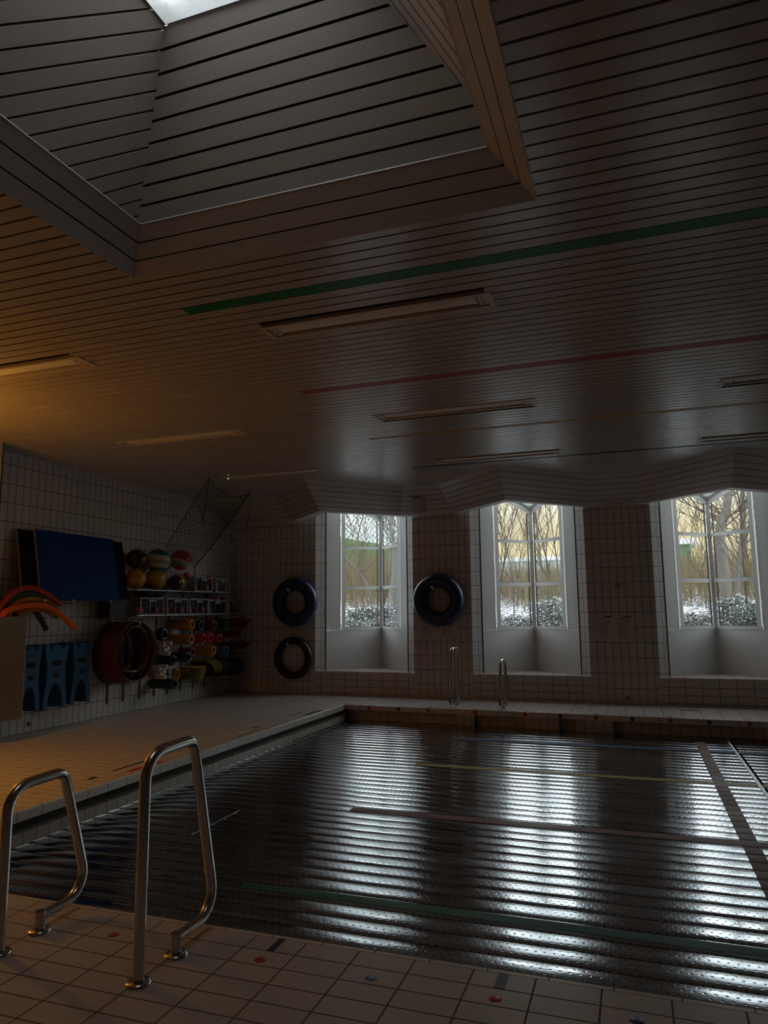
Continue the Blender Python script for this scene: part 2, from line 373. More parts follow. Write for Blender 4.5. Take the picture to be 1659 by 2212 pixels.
for a, b, mt, l in (((-4.705,5.70),(-4.675,6.19),M_mblk,'black strip on the left deck'), ((-4.555,5.72),(-4.505,6.22),M_mred,'red strip on the left deck'), ((-4.69,5.36),(-4.64,5.45),M_mblk,'small dark mark on the left deck'),
                    ((-4.68,7.66),(-4.645,8.09),M_mwh,'white strip on the left deck'), ((-4.56,7.70),(-4.51,8.14),M_myel,'ochre strip on the left deck'), ((-4.69,8.32),(-4.65,8.43),M_mblk,'small dark mark further along the left deck'),
                    ((-4.57,9.55),(-4.49,10.05),M_mblk,'black plate at the far left pool corner'), ((-4.72,9.40),(-4.69,9.75),M_mblk,'thin dark mark near the far left pool corner'), ((-6.69,7.76),(-6.65,7.86),M_mwh,'small bright drain slot by the left wall'),
                    ((-3.16,11.74),(-2.96,11.81),M_mblk,'dark grate by the far wall'), ((0.55,11.42),(0.78,11.50),M_mblk,'dark slot in the far deck')):
    slab(a, b, mt, l)
for i in range(12):
    xx = -4.02+0.4885*i
    mt = M_mred if i in (0, 2, 4, 6, 8, 10) else M_mnb
    if i == 3: continue
    xx = {0:-4.02,1:-3.53,2:-3.05,3:0,4:-2.315,5:-1.58,6:-1.077,7:-0.587,8:-0.105,9:0.379,10:0.857,11:1.341}[i]
    mt = {0:M_mred,1:M_mnb,2:M_mred,4:M_mred,5:M_mred,6:M_mnb,7:M_mred,8:M_mnb,9:M_mred,10:M_mnb,11:M_mred}[i]
    disc((xx, PY(xx), -0.043), 0.031, 0.0015, (0,-1,0), mt, cop_far, 'round_mark', ('red' if mt is M_mred else 'dark blue')+' dot on the far rim')
for xx in (-4.04,-3.536,-3.05,-2.32,-1.571,-0.589,0.372,1.333):
    slab((xx-0.035, PY(xx)+0.05, 0), (xx+0.035, PY(xx)+0.10, 0), M_mblk, 'small dark mark on the far deck')

# ------------------------------------------------------------------ walls
wl = MB()
def wall_left(y0, y1, z0, z1): uvq(wl, [(XL,y0,z0),(XL,y1,z0),(XL,y1,z1),(XL,y0,z1)], Y, Z, 0, (7.038, 0))
wall_left(YB, YF, 0, 3.62)
o = wl.build('wall_left', [tile_mat('left_wall_tile', 0.1162, 0.2367, 0.004, CREAM, CREAM2, (0.03,0.024,0.02), 0.32)]); struct(o, 'left wall of upright cream tiles behind the storage rack', 'wall')
pb = MB(); PXF, PYA, PYB = XL+0.36, 4.9, 6.25
uvq(pb, [(PXF,PYA,0),(PXF,PYB,0),(PXF,PYB,3.6),(PXF,PYA,3.6)], Y, Z); uvq(pb, [(XL,PYB,0),(PXF,PYB,0),(PXF,PYB,3.6),(XL,PYB,3.6)], X, Z)
uvq(pb, [(XL,PYA,0),(PXF,PYA,0),(PXF,PYA,3.6),(XL,PYA,3.6)], X, Z)
pb.box((PXF-0.004,PYB-0.012,0),(PXF+0.004,PYB+0.006,3.6), 1)
o = pb.build('trim_5', [M_wall, M_seal]); struct(o, 'tiled pier standing proud of the left wall with a dark edge joint', 'wall pier')
# far wall: piers with niches
wf = MB()
prs = [(XL, NICHE[0][0])]+[(NICHE[i][1], NICHE[i+1][0]) for i in range(3)]+[(NICHE[3][1], XR)]
for i, (a, b) in enumerate(prs):
    off = (a if i else NICHE[0][0], 0.0)
    uvq(wf, [(a,YF,0),(b,YF,0),(b,YF,3.62),(a,YF,3.62)], X, Z, 0, off)
SILL = 0.415
for a, b in NICHE:
    uvq(wf, [(a,YF,0),(b,YF,0),(b,YF,SILL-0.025),(a,YF,SILL-0.025)], X, Z, 1, (a-0.1185, SILL-0.025))
    uvq(wf, [(a,YF-0.004,SILL-0.028),(b,YF-0.004,SILL-0.028),(b,YF-0.004,SILL),(a,YF-0.004,SILL)], X, Z, 2, (a-0.1185, 0))
    wf.face([(a,YF-0.004,SILL-0.028),(b,YF-0.004,SILL-0.028),(b,YF,SILL-0.028),(a,YF,SILL-0.028)], None, 2)
    S15 = 0.15
    # splayed tiled reveals (two tile columns)
    wf.face([(a,YF,SILL),(a+S15,YF+S15,SILL),(a+S15,YF+S15,3.70),(a,YF,3.70)], [(0,SILL),(0.212,SILL),(0.212,3.70),(0,3.70)], 0)
    wf.face([(b-S15,YF+S15,SILL),(b,YF,SILL),(b,YF,3.70),(b-S15,YF+S15,3.70)], [(0.0,SILL),(0.212,SILL),(0.212,3.70),(0.0,3.70)], 0)
wall_far = wf.build('wall_far', [M_wall, M_bench, M_sill]); struct(wall_far, 'far wall of tiled piers between three window niches with low tiled seats', 'wall')
ow = MB()
ow.face([(XR,YB,-0.0),(XR,YF,0),(XR,YF,3.62),(XR,YB,3.62)], [(0,0),(16,0),(16,3.6),(0,3.6)])
o = ow.build('wall_right', [M_wall]); struct(o, 'right tiled wall out of the picture', 'wall')
ow = MB(); ow.face([(XL,YB,0),(XR,YB,0),(XR,YB,3.62),(XL,YB,3.62)], [(0,0),(13,0),(13,3.6),(0,3.6)])
o = ow.build('wall_back', [M_wall]); struct(o, 'tiled wall behind the viewer', 'wall')

# ------------------------------------------------------------------ bay windows (V plan pointing outward)
T1 = 0.79
def bay(n, xc, a, b, label):
    e = thing('window_%d' % n, (xc, YF+0.15, SILL), label, 'window', None, 'structure')
    xc0 = (a+b)/2; ya = YF+0.15+T1; y0 = YF+0.15
    tl = xc0-a-0.15; 
    def P(side, t, z, out=0.0):
        # point on the V pane plane, t metres of plan run from the apex; out = offset outward
        k = T1/tl
        q = V3((xc+side*t*(tl/T1)+(xc0-xc)*t/T1, ya-t, z)); nrm = V3((side*0.7071, 0.7071, 0)); return q+nrm*out
    # sill top
    s = MB(); uvq(s, [(a,YF-0.004,SILL),(b,YF-0.004,SILL),(b-0.15,y0,SILL),(xc,ya,SILL),(a+0.15,y0,SILL)], X, Y, 0, (a-0.1185, 11.5))
    s.build('sill', [M_sill], e)
    ROOF = lambda t: 3.18+0.55*t
    for side in (-1, 1):
        m = MB(); m.face([P(side,T1,SILL), P(side,0,SILL), P(side,0,1.125), P(side,T1,1.125)]); m.face([P(side,T1,1.125), P(side,0,1.125), P(side,0,1.125,0.02), P(side,T1,1.125,0.02)])
        m.build('lower_panel', [M_white], e)
        m = MB(); m.face([P(side,T1,1.127,0.012), P(side,0.585,1.127,0.012), P(side,0.585,3.70,0.012), P(side,T1,3.70,0.012)])
        m.build('side_panel', [M_white], e)
        # frame: beams standing slightly proud of the pane
        m = MB()
        def fb(t0, z0, t1, z1, w, d=0.042):
            A = P(side, t0, z0, 0.014); B = P(side, t1, z1, 0.014); m.beam(A, B, w, d, up=(side*0.7071,0.7071,0))
        fb(0.545,1.127,0.545,3.62,0.07); fb(0.02,1.155,0.58,1.155,0.055); fb(0.02,1.912,0.53,1.912,0.062); fb(0.02,2.665,0.53,2.665,0.050)
        fb(0.0,ROOF(0)+0.035,0.80,ROOF(0.80)+0.035,0.075,0.045)
        m.build('frame', [M_whitef], e)
        m = MB(); gsk = 0.012
        for (z0, z1) in ((1.183,1.88),(1.944,2.64),(2.69,3.19)):
            for t in (0.058,):
                m.beam(P(side,t,z0,0.005), P(side,t,z1,0.005), 0.012, 0.02, up=(side*0.7071,0.7071,0))
            m.beam(P(side,0.05,z0,0.012), P(side,0.51,z0,0.012), 0.008, 0.02, up=(side*0.7071,0.7071,0))
        m.build('gasket', [M_seal], e)
        m = MB(); m.face([P(side,0.58,1.14,0.022), P(side,0.0,1.14,0.022), P(side,0,ROOF(0)+0.05,0.022), P(side,0.58,ROOF(0.58)+0.05,0.022)])
        m.build('pane', [M_glass], e)
    m = MB(); m.beam((xc,ya+0.01,1.125),(xc,ya+0.01,3.22),0.06,0.06,up=(0,1,0)); m.build('mullion', [M_whitef], e)
    # lean-to glass roof: frame triangle + pane
    A = V3((xc,ya,ROOF(0)+0.07)); Lp = V3((a+0.15,y0,ROOF(T1)+0.07)); Rp = V3((b-0.15,y0,ROOF(T1)+0.07)); c = (A+Lp+Rp)/3
    m = MB(); rz = lambda y: ROOF(ya-y)+0.07; ins = [V3((xc,ya-0.075,rz(ya-0.075))), V3((a+0.15+0.14,y0+0.065,rz(y0+0.065))), V3((b-0.15-0.14,y0+0.065,rz(y0+0.065)))]
    for i in range(3):
        p, q = (A, Lp, Rp)[i], (A, Lp, Rp)[(i+1)%3]; m.face([p, q, ins[(i+1)%3], ins[i]])
        up = V3((0,0,0.05)); m.face([ins[i], ins[(i+1)%3], ins[(i+1)%3]+up, ins[i]+up])
    m.build('roof_frame', [M_whitef], e)
    m = MB(); m.face([p+V3((0,0,0.04)) for p in ins]); m.build('roof_pane', [M_glass], e)
    for xx in (a+0.15, b-0.15):
        m = MB(); m.box((xx-0.008,y0-0.008,SILL),(xx+0.008,y0+0.004,3.68)); m.build('edge_joint', [M_seal], e)
    # soffit closing the niche above the opening
    m = MB(); m.face([(a,YF,3.68),(b,YF,3.68),(b-0.15,y0,3.68),(a+0.15,y0,3.68)]); m.face([(a,YF,3.55),(b,YF,3.55),(b,YF,3.75),(a,YF,3.75)]); m.build('head_panel', [M_white], e)
    return e
for n, xc, lab in ((1,-4.535,'leftmost pointed bay window with white panels, between the tyre tubes'), (2,-1.675,'middle pointed bay window with white panels, behind the far handrails'),
                   (3,1.24,'pointed bay window with white panels at the right edge'), (4,4.16,'pointed bay window beyond the right edge of the picture')):
    a, b = NICHE[n-1]; bay(n, xc, a, b, lab)

# ------------------------------------------------------------------ ceiling
OX0, OX1, OY0, OY1 = -2.76, -0.348, 0.95, 3.35          # opening of the roof light
LY = (4.40, 6.83, 9.20); LX = (-4.87, -1.59, 1.67)
lights = [(-4.87,4.40),(-1.59,4.40),(-4.87,6.82),(-1.63,6.835),(1.67,6.835),(-4.9,9.17),(-1.6,9.20),(1.67,9.20)]
holes = [(OX0, OX1, OY0, OY1)]+[(x-0.80, x+0.80, y-0.10, y+0.10) for x, y in lights]
stripe_rng = {'green': (3.82,3.92), 'red': (5.72,5.82), 'ochre': (7.62,7.72), 'blue': (9.42,9.52)}
stripes = {k: MB() for k in stripe_rng}
stx = {'green': -2.75, 'red': -2.80, 'ochre': -2.835, 'blue': -2.86}
cp = MB(); GAP = 0.0145
def plank(mb, x0, x1, y0, y1):
    z = ZC
    mb.face([(x0,y1,z),(x1,y1,z),(x1,y0,z),(x0,y0,z)])
    mb.face([(x0,y0,z),(x1,y0,z),(x1,y0,z+0.010),(x0,y0,z+0.010)]); mb.face([(x0,y1,z+0.010),(x1,y1,z+0.010),(x1,y1,z),(x0,y1,z)])
    for x in (x0, x1): mb.face([(x,y0,z),(x,y1,z),(x,y1,z+0.010),(x,y0,z+0.010)])
k = -80
while 3.82+0.1*k < 12.0:
    ya, yb = 3.82+0.1*k+GAP/2, 3.82+0.1*(k+1)-GAP/2; k += 1
    if yb < YB: continue
    ivs = [(XL, XR)]; extra = []
    for h in holes:
        if yb > h[2]+0.002 and ya < h[3]-0.002:
            nv = []
            for a, b in ivs:
                if h[1] <= a or h[0] >= b: nv.append((a, b)); continue
                if h[0] > a: nv.append((a, h[0]))
                if h[1] < b: nv.append((h[1], b))
            ivs = nv
            if h is holes[0] and not (ya >= h[2] and yb <= h[3]):
                if yb > h[3]: extra.append((h[0], h[1], h[3]+0.004, yb))
                if ya < h[2]: extra.append((h[0], h[1], ya, h[2]-0.004))
    sname = next((s for s, r in stripe_rng.items() if r[0]-0.001 <= ya and yb <= r[1]+0.001), None)
    for a, b in ivs:
        if sname:
            sx = stx[sname]
            if a < sx: plank(cp, a, min(b, sx), ya, yb)
            if b > sx:
                mb = stripes[sname]; a2 = max(a, sx)
                plank(mb, a2, b, 3.82+0.1*(k-1), 3.82+0.1*k)
        else: plank(cp, a, b, ya, yb)
    for q in extra: plank(cp, *q)
ceiling = cp.build('ceiling', [M_plank]); struct(ceiling, 'low ceiling of narrow beige painted boards with dark gaps', 'ceiling')
for s, mt in (('green',M_cgreen),('red',M_cred),('ochre',M_cyel),('blue',M_cblue)):
    o = stripes[s].build('coloured_board', [mt], ceiling); o['label'] = s+' ceiling board above the matching pool stripe'
bk = MB(); zb = ZC+0.035
for a, b, c, d in ((XL-0.3,XR+0.3,YB-0.3,OY0),(XL-0.3,XR+0.3,OY1,12.12),(XL-0.3,OX0,OY0,OY1),(OX1,XR+0.3,OY0,OY1)):
    bk.face([(a,c,zb),(b,c,zb),(b,d,zb),(a,d,zb)])
bk.build('ceiling_void', [M_dark], ceiling)
# roof slab above (keeps daylight out everywhere except the roof light and the bays)
rs = MB(); zt = 3.75
for a, b, c, d in ((XL-0.5,XR+0.5,YB-0.5,0.8),(XL-0.5,XR+0.5,3.5,12.06),(XL-0.5,-2.9,0.8,3.5),(-0.2,XR+0.5,0.8,3.5)):
    rs.face([(a,c,zt),(b,c,zt),(b,d,zt),(a,d,zt)])
rs.build('roof_slab', [M_dark], ceiling)

def slats(mb, A, B, A2, B2, n, gap, outn):
    """boards between edge A-B and edge A2-B2 (n boards), gap in metres, black backing pushed along outn"""
    A, B, A2, B2 = map(V3, (A, B, A2, B2)); h = ((A2-A).length+(B2-B).length)/2; g = gap/h
    nn = V3(outn)
    for i in range(n):
        f0 = i/n+(g/2 if i else 0); f1 = (i+1)/n-(g/2 if i < n-1 else 0)
        p = [A.lerp(A2, f0), B.lerp(B2, f0), B.lerp(B2, f1), A.lerp(A2, f1)]
        mb.face(p, m=0)
        t = nn*0.02
        mb.face([p[0], p[1], p[1]+t, p[0]+t], m=0); mb.face([p[3], p[2], p[2]+t, p[3]+t], m=0)
    t = nn*0.025
    mb.face([A+t, B+t, B2+t, A2+t], m=1)

def clip(poly, nrm, c, keep_less):
    out = []; n = len(poly)
    for i in range(n):
        a, b = poly[i], poly[(i+1)%n]; da = (a[0]*nrm[0]+a[1]*nrm[1]-c)*(1 if keep_less else -1); db = (b[0]*nrm[0]+b[1]*nrm[1]-c)*(1 if keep_less else -1)
        if da <= 0: out.append(a)
        if da*db < 0: t = da/(da-db); out.append((a[0]+(b[0]-a[0])*t, a[1]+(b[1]-a[1])*t))
    return out
def clipped_boards(mb, quad, direction, through, pitch, gap, outn):
    """boards running along direction inside a planar quad, joints through a given point every pitch"""
    q = [V3(p) for p in quad]; o = q[0]; e1 = V3(direction); nn = (q[1]-q[0]).cross(q[3]-q[0]).normalized()
    e1 = (e1-nn*e1.dot(nn)).normalized(); e2 = nn.cross(e1); P2 = [((p-o).dot(e1), (p-o).dot(e2)) for p in q]
    c0 = (V3(through)-o).dot(e2); lo = min(p[1] for p in P2); hi = max(p[1] for p in P2)
    k0 = math.floor((lo-c0)/pitch)-1
    for k in range(k0, k0+int((hi-lo)/pitch)+4):
        a, b = c0+pitch*k+gap/2, c0+pitch*(k+1)-gap/2
        pl_ = clip(clip(P2, (0,1), a, False), (0,1), b, True)
        if len(pl_) < 3: continue
        pts = [o+e1*u+e2*v for u, v in pl_]; mb.face(pts, m=0)
        t = V3(outn)*0.018; n = len(pts)
        for i in range(n): mb.face([pts[i], pts[(i+1)%n], pts[(i+1)%n]+t, pts[i]+t], m=0)
    t = V3(outn)*0.025; mb.face([p+t for p in q], m=1)

# zigzag bulkhead in front of the far wall
BB = [(-7.26,11.74),(-5.82,11.62),(-4.82,10.62),(-3.757,11.66),(-2.833,11.69),(-1.759,10.625),(-0.688,11.78),(0.263,11.76),(1.354,10.72),(2.45,11.72),(3.30,11.72),(4.38,10.65),(5.45,11.72),(6.0,11.72)]
BT = [(-7.26,10.80),(-5.80,10.83),(-4.617,9.63),(-3.456,10.89),(-2.854,10.88),(-1.68,9.65),(-0.50,10.92),(0.077,10.92),(1.315,9.68),(2.55,10.90),(3.15,10.90),(4.33,9.66),(5.52,10.90),(6.0,10.90)]
ZB = 3.11
bh = MB()
for i in range(len(BB)-1):
    slats(bh, (*BT[i],ZC-0.002), (*BT[i+1],ZC-0.002), (*BB[i],ZB), (*BB[i+1],ZB), 6, 0.016, (0,0.35,0.95))
bulk = bh.build('trim_6', [M_board, M_dark]); struct(bulk, 'slanted zigzag boarded bulkhead stepping forward above every window', 'bulkhead')
lp = MB()
for i in range(len(BB)-1):
    a, b = BB[i], BB[i+1]
    ya, yb = min(a[1]+0.22, YF-0.002), min(b[1]+0.22, YF-0.002)
    lp.face([(a[0],a[1],ZB),(b[0],b[1],ZB),(b[0],yb,ZB),(a[0],ya,ZB)]); lp.face([(a[0],ya,ZB),(b[0],yb,ZB),(b[0],yb-0.05,ZC),(a[0],ya-0.05,ZC)])
lp.build('lower_lip', [M_white], bulk)['label'] = 'thin white underside strip'

# roof light: mitred boarded ring, leaning boarded shaft, bright frame and glass
sh = MB(); zi = ZC+0.20; d = 0.20
oc = [(OX0,OY0),(OX1,OY0),(OX1,OY1),(OX0,OY1)]; ic = [(OX0+d,OY0+d),(OX1-d,OY0+d),(OX1-d,OY1-d),(OX0+d,OY1-d)]
for i in range(4):
    j = (i+1)%4; nx = [(0,-0.7,0.7),(0.7,0,0.7),(0,0.7,0.7),(-0.7,0,0.7)][i]
    slats(sh, (*oc[i],ZC-0.004), (*oc[j],ZC-0.004), (*ic[i],zi), (*ic[j],zi), 3, 0.010, nx)
ring = sh.build('trim_7', [M_board, M_dark]); struct(ring, 'mitred sloping board ring around the roof light opening', 'roof light surround')
eb = MB()  # white bead added to imitate daylight caught on the ring's inner edge
for i in range(4):
    j = (i+1)%4; eb.beam((*ic[i],zi+0.002), (*ic[j],zi+0.002), 0.006, 0.006)
eb.build('edge_glint', [M_white], ring)['label'] = 'thin white bead added for the light caught on the inner edge'
sb = [(-2.672,0.85),(-0.394,0.85),(-0.394,3.252),(-2.672,3.252)]; st = [(-2.07,1.50),(-1.065,1.50),(-1.065,2.672),(-2.07,2.672)]; zs = 4.40
sf = MB()
for i in range(4):
    j = (i+1)%4; nx = [(0,-0.7,0.7),(0.7,0,0.7),(0,0.7,0.7),(-0.7,0,0.7)][i]
    dirn = [(1,0,0), (-0.45,-0.75,0.5), (1,0,0), (0.464,0.684,0.563)][i]; thr = [(0,0.85+0.03,zi+0.043), (-0.635,3.05,3.932), (0,3.252-0.034,3.713), (-2.672,3.088,zi)][i]
    clipped_boards(sf, [(*sb[i],zi), (*sb[j],zi), (*st[j],zs), (*st[i],zs)], dirn, thr, 0.0970 if i in (0, 2) else 0.0925, 0.013, nx)
    # ledge behind the ring
    sf.face([(*ic[i],zi), (*ic[j],zi), (*sb[j],zi), (*sb[i],zi)], m=0)
for i in range(4):  # unseen dark casing added to block daylight leaking in at the shaft corners
    j = (i+1)%4; nx = V3([(0,-1,0.4),(1,0,0.4),(0,1,0.4),(-1,0,0.4)][i])*0.06
    tx = (V3((*sb[j],0))-V3((*sb[i],0))).normalized()*0.25
    sf.face([V3((*sb[i],zi-0.25))-tx+nx*4, V3((*sb[j],zi-0.25))+tx+nx*4, V3((*st[j],zs+0.02))+tx*0.35+nx, V3((*st[i],zs+0.02))-tx*0.35+nx], m=1)
shaft = sf.build('trim_8', [M_board, M_dark]); struct(shaft, 'leaning boarded light shaft rising to the roof light', 'light shaft')
sk = thing('window_5', ((st[0][0]+st[1][0])/2, 2.086, zs), 'roof light with a bright frame at the top of the boarded shaft', 'roof light', None, 'structure')
m = MB(); fo = st; fi = [(-2.066,1.504),(-1.069,1.504),(-1.069,2.668),(-2.066,2.668)]
for i in range(4):
    j = (i+1)%4
    m.face([(*fo[i],zs-0.012), (*fo[j],zs-0.012), (*fi[j],zs-0.012), (*fi[i],zs-0.012)]); m.face([(*fi[i],zs-0.012),(*fi[j],zs-0.012),(*fi[j],zs+0.115),(*fi[i],zs+0.115)])
    m.face([(*fo[i],zs-0.012),(*fo[j],zs-0.012),(*fo[j],zs+0.02),(*fo[i],zs+0.02)])
    m.face([(fo[i][0]*1.03+0.047,fo[i][1]*1.03-0.06,zs+0.115), (fo[j][0]*1.03+0.047,fo[j][1]*1.03-0.06,zs+0.115), (*fi[j],zs+0.115), (*fi[i],zs+0.115)])
m.build('frame', [M_whitef], sk)
m = MB()
for i in range(1, 8): xx = -2.066+0.997*i/8; m.box((xx-0.003,1.504,zs+0.10),(xx+0.003,2.668,zs+0.11))
for i in range(1, 10): yy = 1.504+1.164*i/10; m.box((-2.066,yy-0.003,zs+0.10),(-1.069,yy+0.003,zs+0.11))
m.build('glazing_bar', [M_seal], sk)
m = MB(); m.face([(-2.08,1.49,zs+0.118),(-1.055,1.49,zs+0.118),(-1.055,2.68,zs+0.118),(-2.08,2.68,zs+0.118)]); m.build('pane', [M_glass], sk)

# ------------------------------------------------------------------ ceiling lights (switched off)
M_diff = pm('milky_diffuser', (0.72, 0.72, 0.70), 0.45, var=0.02); M_lframe = pm('lamp_frame', (0.50,0.43,0.38), 0.4, var=0.03)
def make_light(x, y, label):
    e = thing('ceiling_light', (x, y, ZC), label, 'ceiling light', 'switched off strip lights in the ceiling')
    W, Dh = 0.835, 0.112; w2, d2 = 0.795, 0.085
    m = MB()
    for a, b in (((-W,-Dh),(W,-d2)),((-W,d2),(W,Dh)),((-W,-d2),(-w2,d2)),((w2,-d2),(W,d2))): m.box((x+a[0],y+a[1],ZC-0.006),(x+b[0],y+b[1],ZC+0.02))
    m.build('frame', [M_lframe], e)
    m = MB(); m.face([(x-w2,y-d2,ZC+0.034),(x+w2,y-d2,ZC+0.034),(x+w2,y+d2,ZC+0.034),(x-w2,y+d2,ZC+0.034)]); m.build('tray', [M_dark], e)
    m = MB(); n = 10; dd = 0.076
    rows = [[(x+sx*(w2-0.075), y-dd*math.cos(PI*j/n), ZC+0.028-0.028*math.sin(PI*j/n)) for sx in (-1,1)] for j in range(n+1)]
    m.grid(rows, 0, True); 
    for sx in (-1, 1): m.face([(x+sx*(w2-0.075), y-dd*math.cos(PI*j/n), ZC+0.028-0.028*math.sin(PI*j/n)) for j in range(n+1)])
    m.build('diffuser', [M_diff], e)
    for sx in (-1, 1):
        m = MB(); xa = x+sx*(w2-0.035); m.box((xa-0.032,y-0.074,ZC+0.001),(xa+0.032,y+0.074,ZC+0.03)); c = m.build('end_cap', [M_lframe], e)
        for sy in (-1, 1):
            q = MB(); q.lathe((xa, y+sy*0.035, ZC+0.001), (0,0,-1), [(1e-4,0.002),(0.006,0.002),(0.006,-0.001)], 10); q.build('screw', [M_seal], c)
    return e
labs = ['orange lit strip light at the left picture edge', 'long strip light just past the green ceiling board', 'faint strip light over the left deck, second along', 'strip light between the red and ochre ceiling boards, centre of the picture',
        'strip light between the red and ochre ceiling boards at the right edge', 'dim strip light nearest the hanging net', 'strip light just before the middle window bulkhead', 'strip light at the right edge beside the dark blue board']
for (x, y), l in zip(lights, labs): make_light(x, y, l)
# smoke detector with a green lamp
e = thing('smoke_detector', (-5.64, 9.13, ZC), 'small round ceiling detector with a lit green lamp above the net', 'detector')
m = MB(); m.lathe((-5.64,9.13,ZC), (0,0,-1), [(0.045,0),(0.045,0.012),(0.03,0.02),(1e-4,0.021)], 24); m.build('housing', [M_lframe], e)
m = MB(); m.sphere((-5.627,9.112,ZC-0.022), 0.006, 12, 8); m.build('lamp', [emit_mat('green_lamp', (0.6,1.0,0.75), 4.0)], e)
# tan plate on the bulkhead
def bulk_pt(i, u, v):
    a = V3((*BT[i],ZC)); b = V3((*BT[i+1],ZC)); c = V3((*BB[i],ZB)); dd = V3((*BB[i+1],ZB)); return a.lerp(b, u).lerp(c.lerp(dd, u), v)
m = MB(); q = [bulk_pt(3,0.24,0.36), bulk_pt(3,0.49,0.36), bulk_pt(3,0.49,0.86), bulk_pt(3,0.24,0.86)]; t = V3((0,-0.012,-0.03))
m.face([p+t for p in q]); 
for i in range(4): m.face([q[i], q[(i+1)%4], q[(i+1)%4]+t, q[i]+t])
o = m.build('ceiling_plate', [pm('tan_plate', (0.30,0.24,0.15), 0.6)]); tag(o, 'tan rectangular plate on the slanted bulkhead between two windows', 'plate')

# ------------------------------------------------------------------ handrails
def fillet(pts, rad, n=7):
    out = [V3(pts[0])]
    for i in range(1, len(pts)-1):
        p = V3(pts[i]); a = (V3(pts[i-1])-p); b = (V3(pts[i+1])-p); r = rad[i-1]
        if r <= 0: out.append(p); continue
        an = a.normalized(); bn = b.normalized(); ang = an.angle(bn); dist = r/math.tan(ang/2)
        p0 = p+an*dist; p1 = p+bn*dist; cdir = (an+bn).normalized(); c = p+cdir*(r/math.sin(ang/2))
        v0 = p0-c; v1 = p1-c; tot = v0.angle(v1); ax = v0.cross(v1).normalized()
        for k in range(n+1): out.append(c+Matrix.Rotation(tot*k/n, 3, ax) @ v0)
    out.append(V3(pts[-1])); return out
def handrail(x, ypost, yfoot, ybend, h, sgn, label):
    e = thing('handrail', (x, ypost, 0), label, 'handrail', 'steel handrails at the pool rim')
    g = lambda dy, z: (x, ypost+sgn*dy, z)
    b = abs(ybend-ypost); ft = abs(yfoot-ypost)
    path = fillet([g(0,0.0), g(0,h), g(b*0.62,h+0.008), g(b,0.075), g(ft,0.068)], [0.11,0.075,0.11])
    m = MB(); m.tube(path, 0.0235, 16); m.build('rail', [M_steel], e)
    m = MB(); m.tube([g(ft,0.068+0.0235), g(ft,0.0)], 0.0235, 16); m.build('foot', [M_steel], e)
    for dy in (0, ft):
        m = MB(); m.lathe(g(dy,0), (0,0,1), [(0.052,0.0),(0.052,0.007),(0.044,0.014),(0.024,0.016)], 24); m.build('flange', [M_steel], e)
handrail(-1.937, 2.553, 2.80, 3.10, 0.875, 1, 'taller steel handrail in the foreground, cutting the left deck edge')
handrail(-2.68, 2.575, 2.80, 3.105, 0.685, 1, 'shorter steel handrail in the foreground at the left picture edge')
handrail(-2.68, 11.20, 11.01, 10.60, 0.88, -1, 'taller steel handrail at the far rim, before the pier with the blue tube')
handrail(-1.93, 11.18, 10.985, 10.58, 0.70, -1, 'shorter steel handrail at the far rim, before the middle window')

# ------------------------------------------------------------------ left wall store
M_navy = pm('navy_mat', (0.006, 0.05, 0.23), 0.7, bump=0.2, bscale=40, spec=0.15); M_dnavy = pm('dark_navy_mat', (0.006, 0.010, 0.028), 0.8, spec=0.15); M_edge = pm('mat_edge', (0.42,0.42,0.42), 0.7)
def mat_panel(y0, y1, ztop, zbot, offt, offb, th, mat, label, skew=0.0):
    e = thing('exercise_mat', (XL+offb, (y0+y1)/2, zbot), label, 'mat', 'mats leaning on the left wall')
    T = lambda y, f, d: (XL+offb+(offt-offb)*f+d, y, zbot+(ztop-zbot)*f)
    m = MB()
    n = 6
    m.grid([[T(y0+(y1-y0)*i/n+skew*f, f, th/2+0.006*math.sin(i*1.1)) for i in range(n+1)] for f in (0,0.33,0.66,1)], 0, True)
    m.grid([[T(y0+(y1-y0)*i/n+skew*f, f, -th/2) for i in range(n+1)] for f in (0,1)], 0, True, flip=True)
    m.build('cover', [mat], e)
    m = MB()
    for (a, b) in (((y0,0),(y0+skew,1)), ((y0+skew,1),(y1+skew,1)), ((y1+skew,1),(y1,0)), ((y1,0),(y0,0))):
        m.face([T(a[0],a[1],-th/2-0.002), T(b[0],b[1],-th/2-0.002), T(b[0],b[1],th/2), T(a[0],a[1],th/2)])
    m.build('edge_band', [M_edge], e)
mat_panel(7.0, 8.43, 2.535, 1.635, 0.13, 0.30, 0.03, M_navy, 'large bright blue mat leaning on the left wall in front of the dark one')
mat_panel(6.79, 8.72, 2.52, 1.64, 0.06, 0.22, 0.028, M_dnavy, 'dark navy mat leaning on the left wall, mostly hidden behind the blue mat')
def hook_rod(y, z, x1, label, r=0.006, cap=True):
    e = thing('wall_hook', (XL, y, z), label, 'hook', 'steel hook rods on the left wall')
    m = MB(); m.tube([(XL,y,z),(x1,y,z),(x1+0.02,y,z+0.03)], r, 8); m.build('rod', [M_rack], e)
    m = MB(); m.tube([(x1+0.018,y,z+0.010),(x1+0.026,y,z+0.045)], 0.011 if cap else 0.007, 10); m.build('cap', [M_cap if cap else M_rack], e)
for y, l in ((7.0, 'hook rod under the near end of the blue mat'), (7.475,'hook rod under the middle of the blue mat'), (8.18,'hook rod under the far end of the blue mat')): hook_rod(y, 1.605, XL+0.35, l)
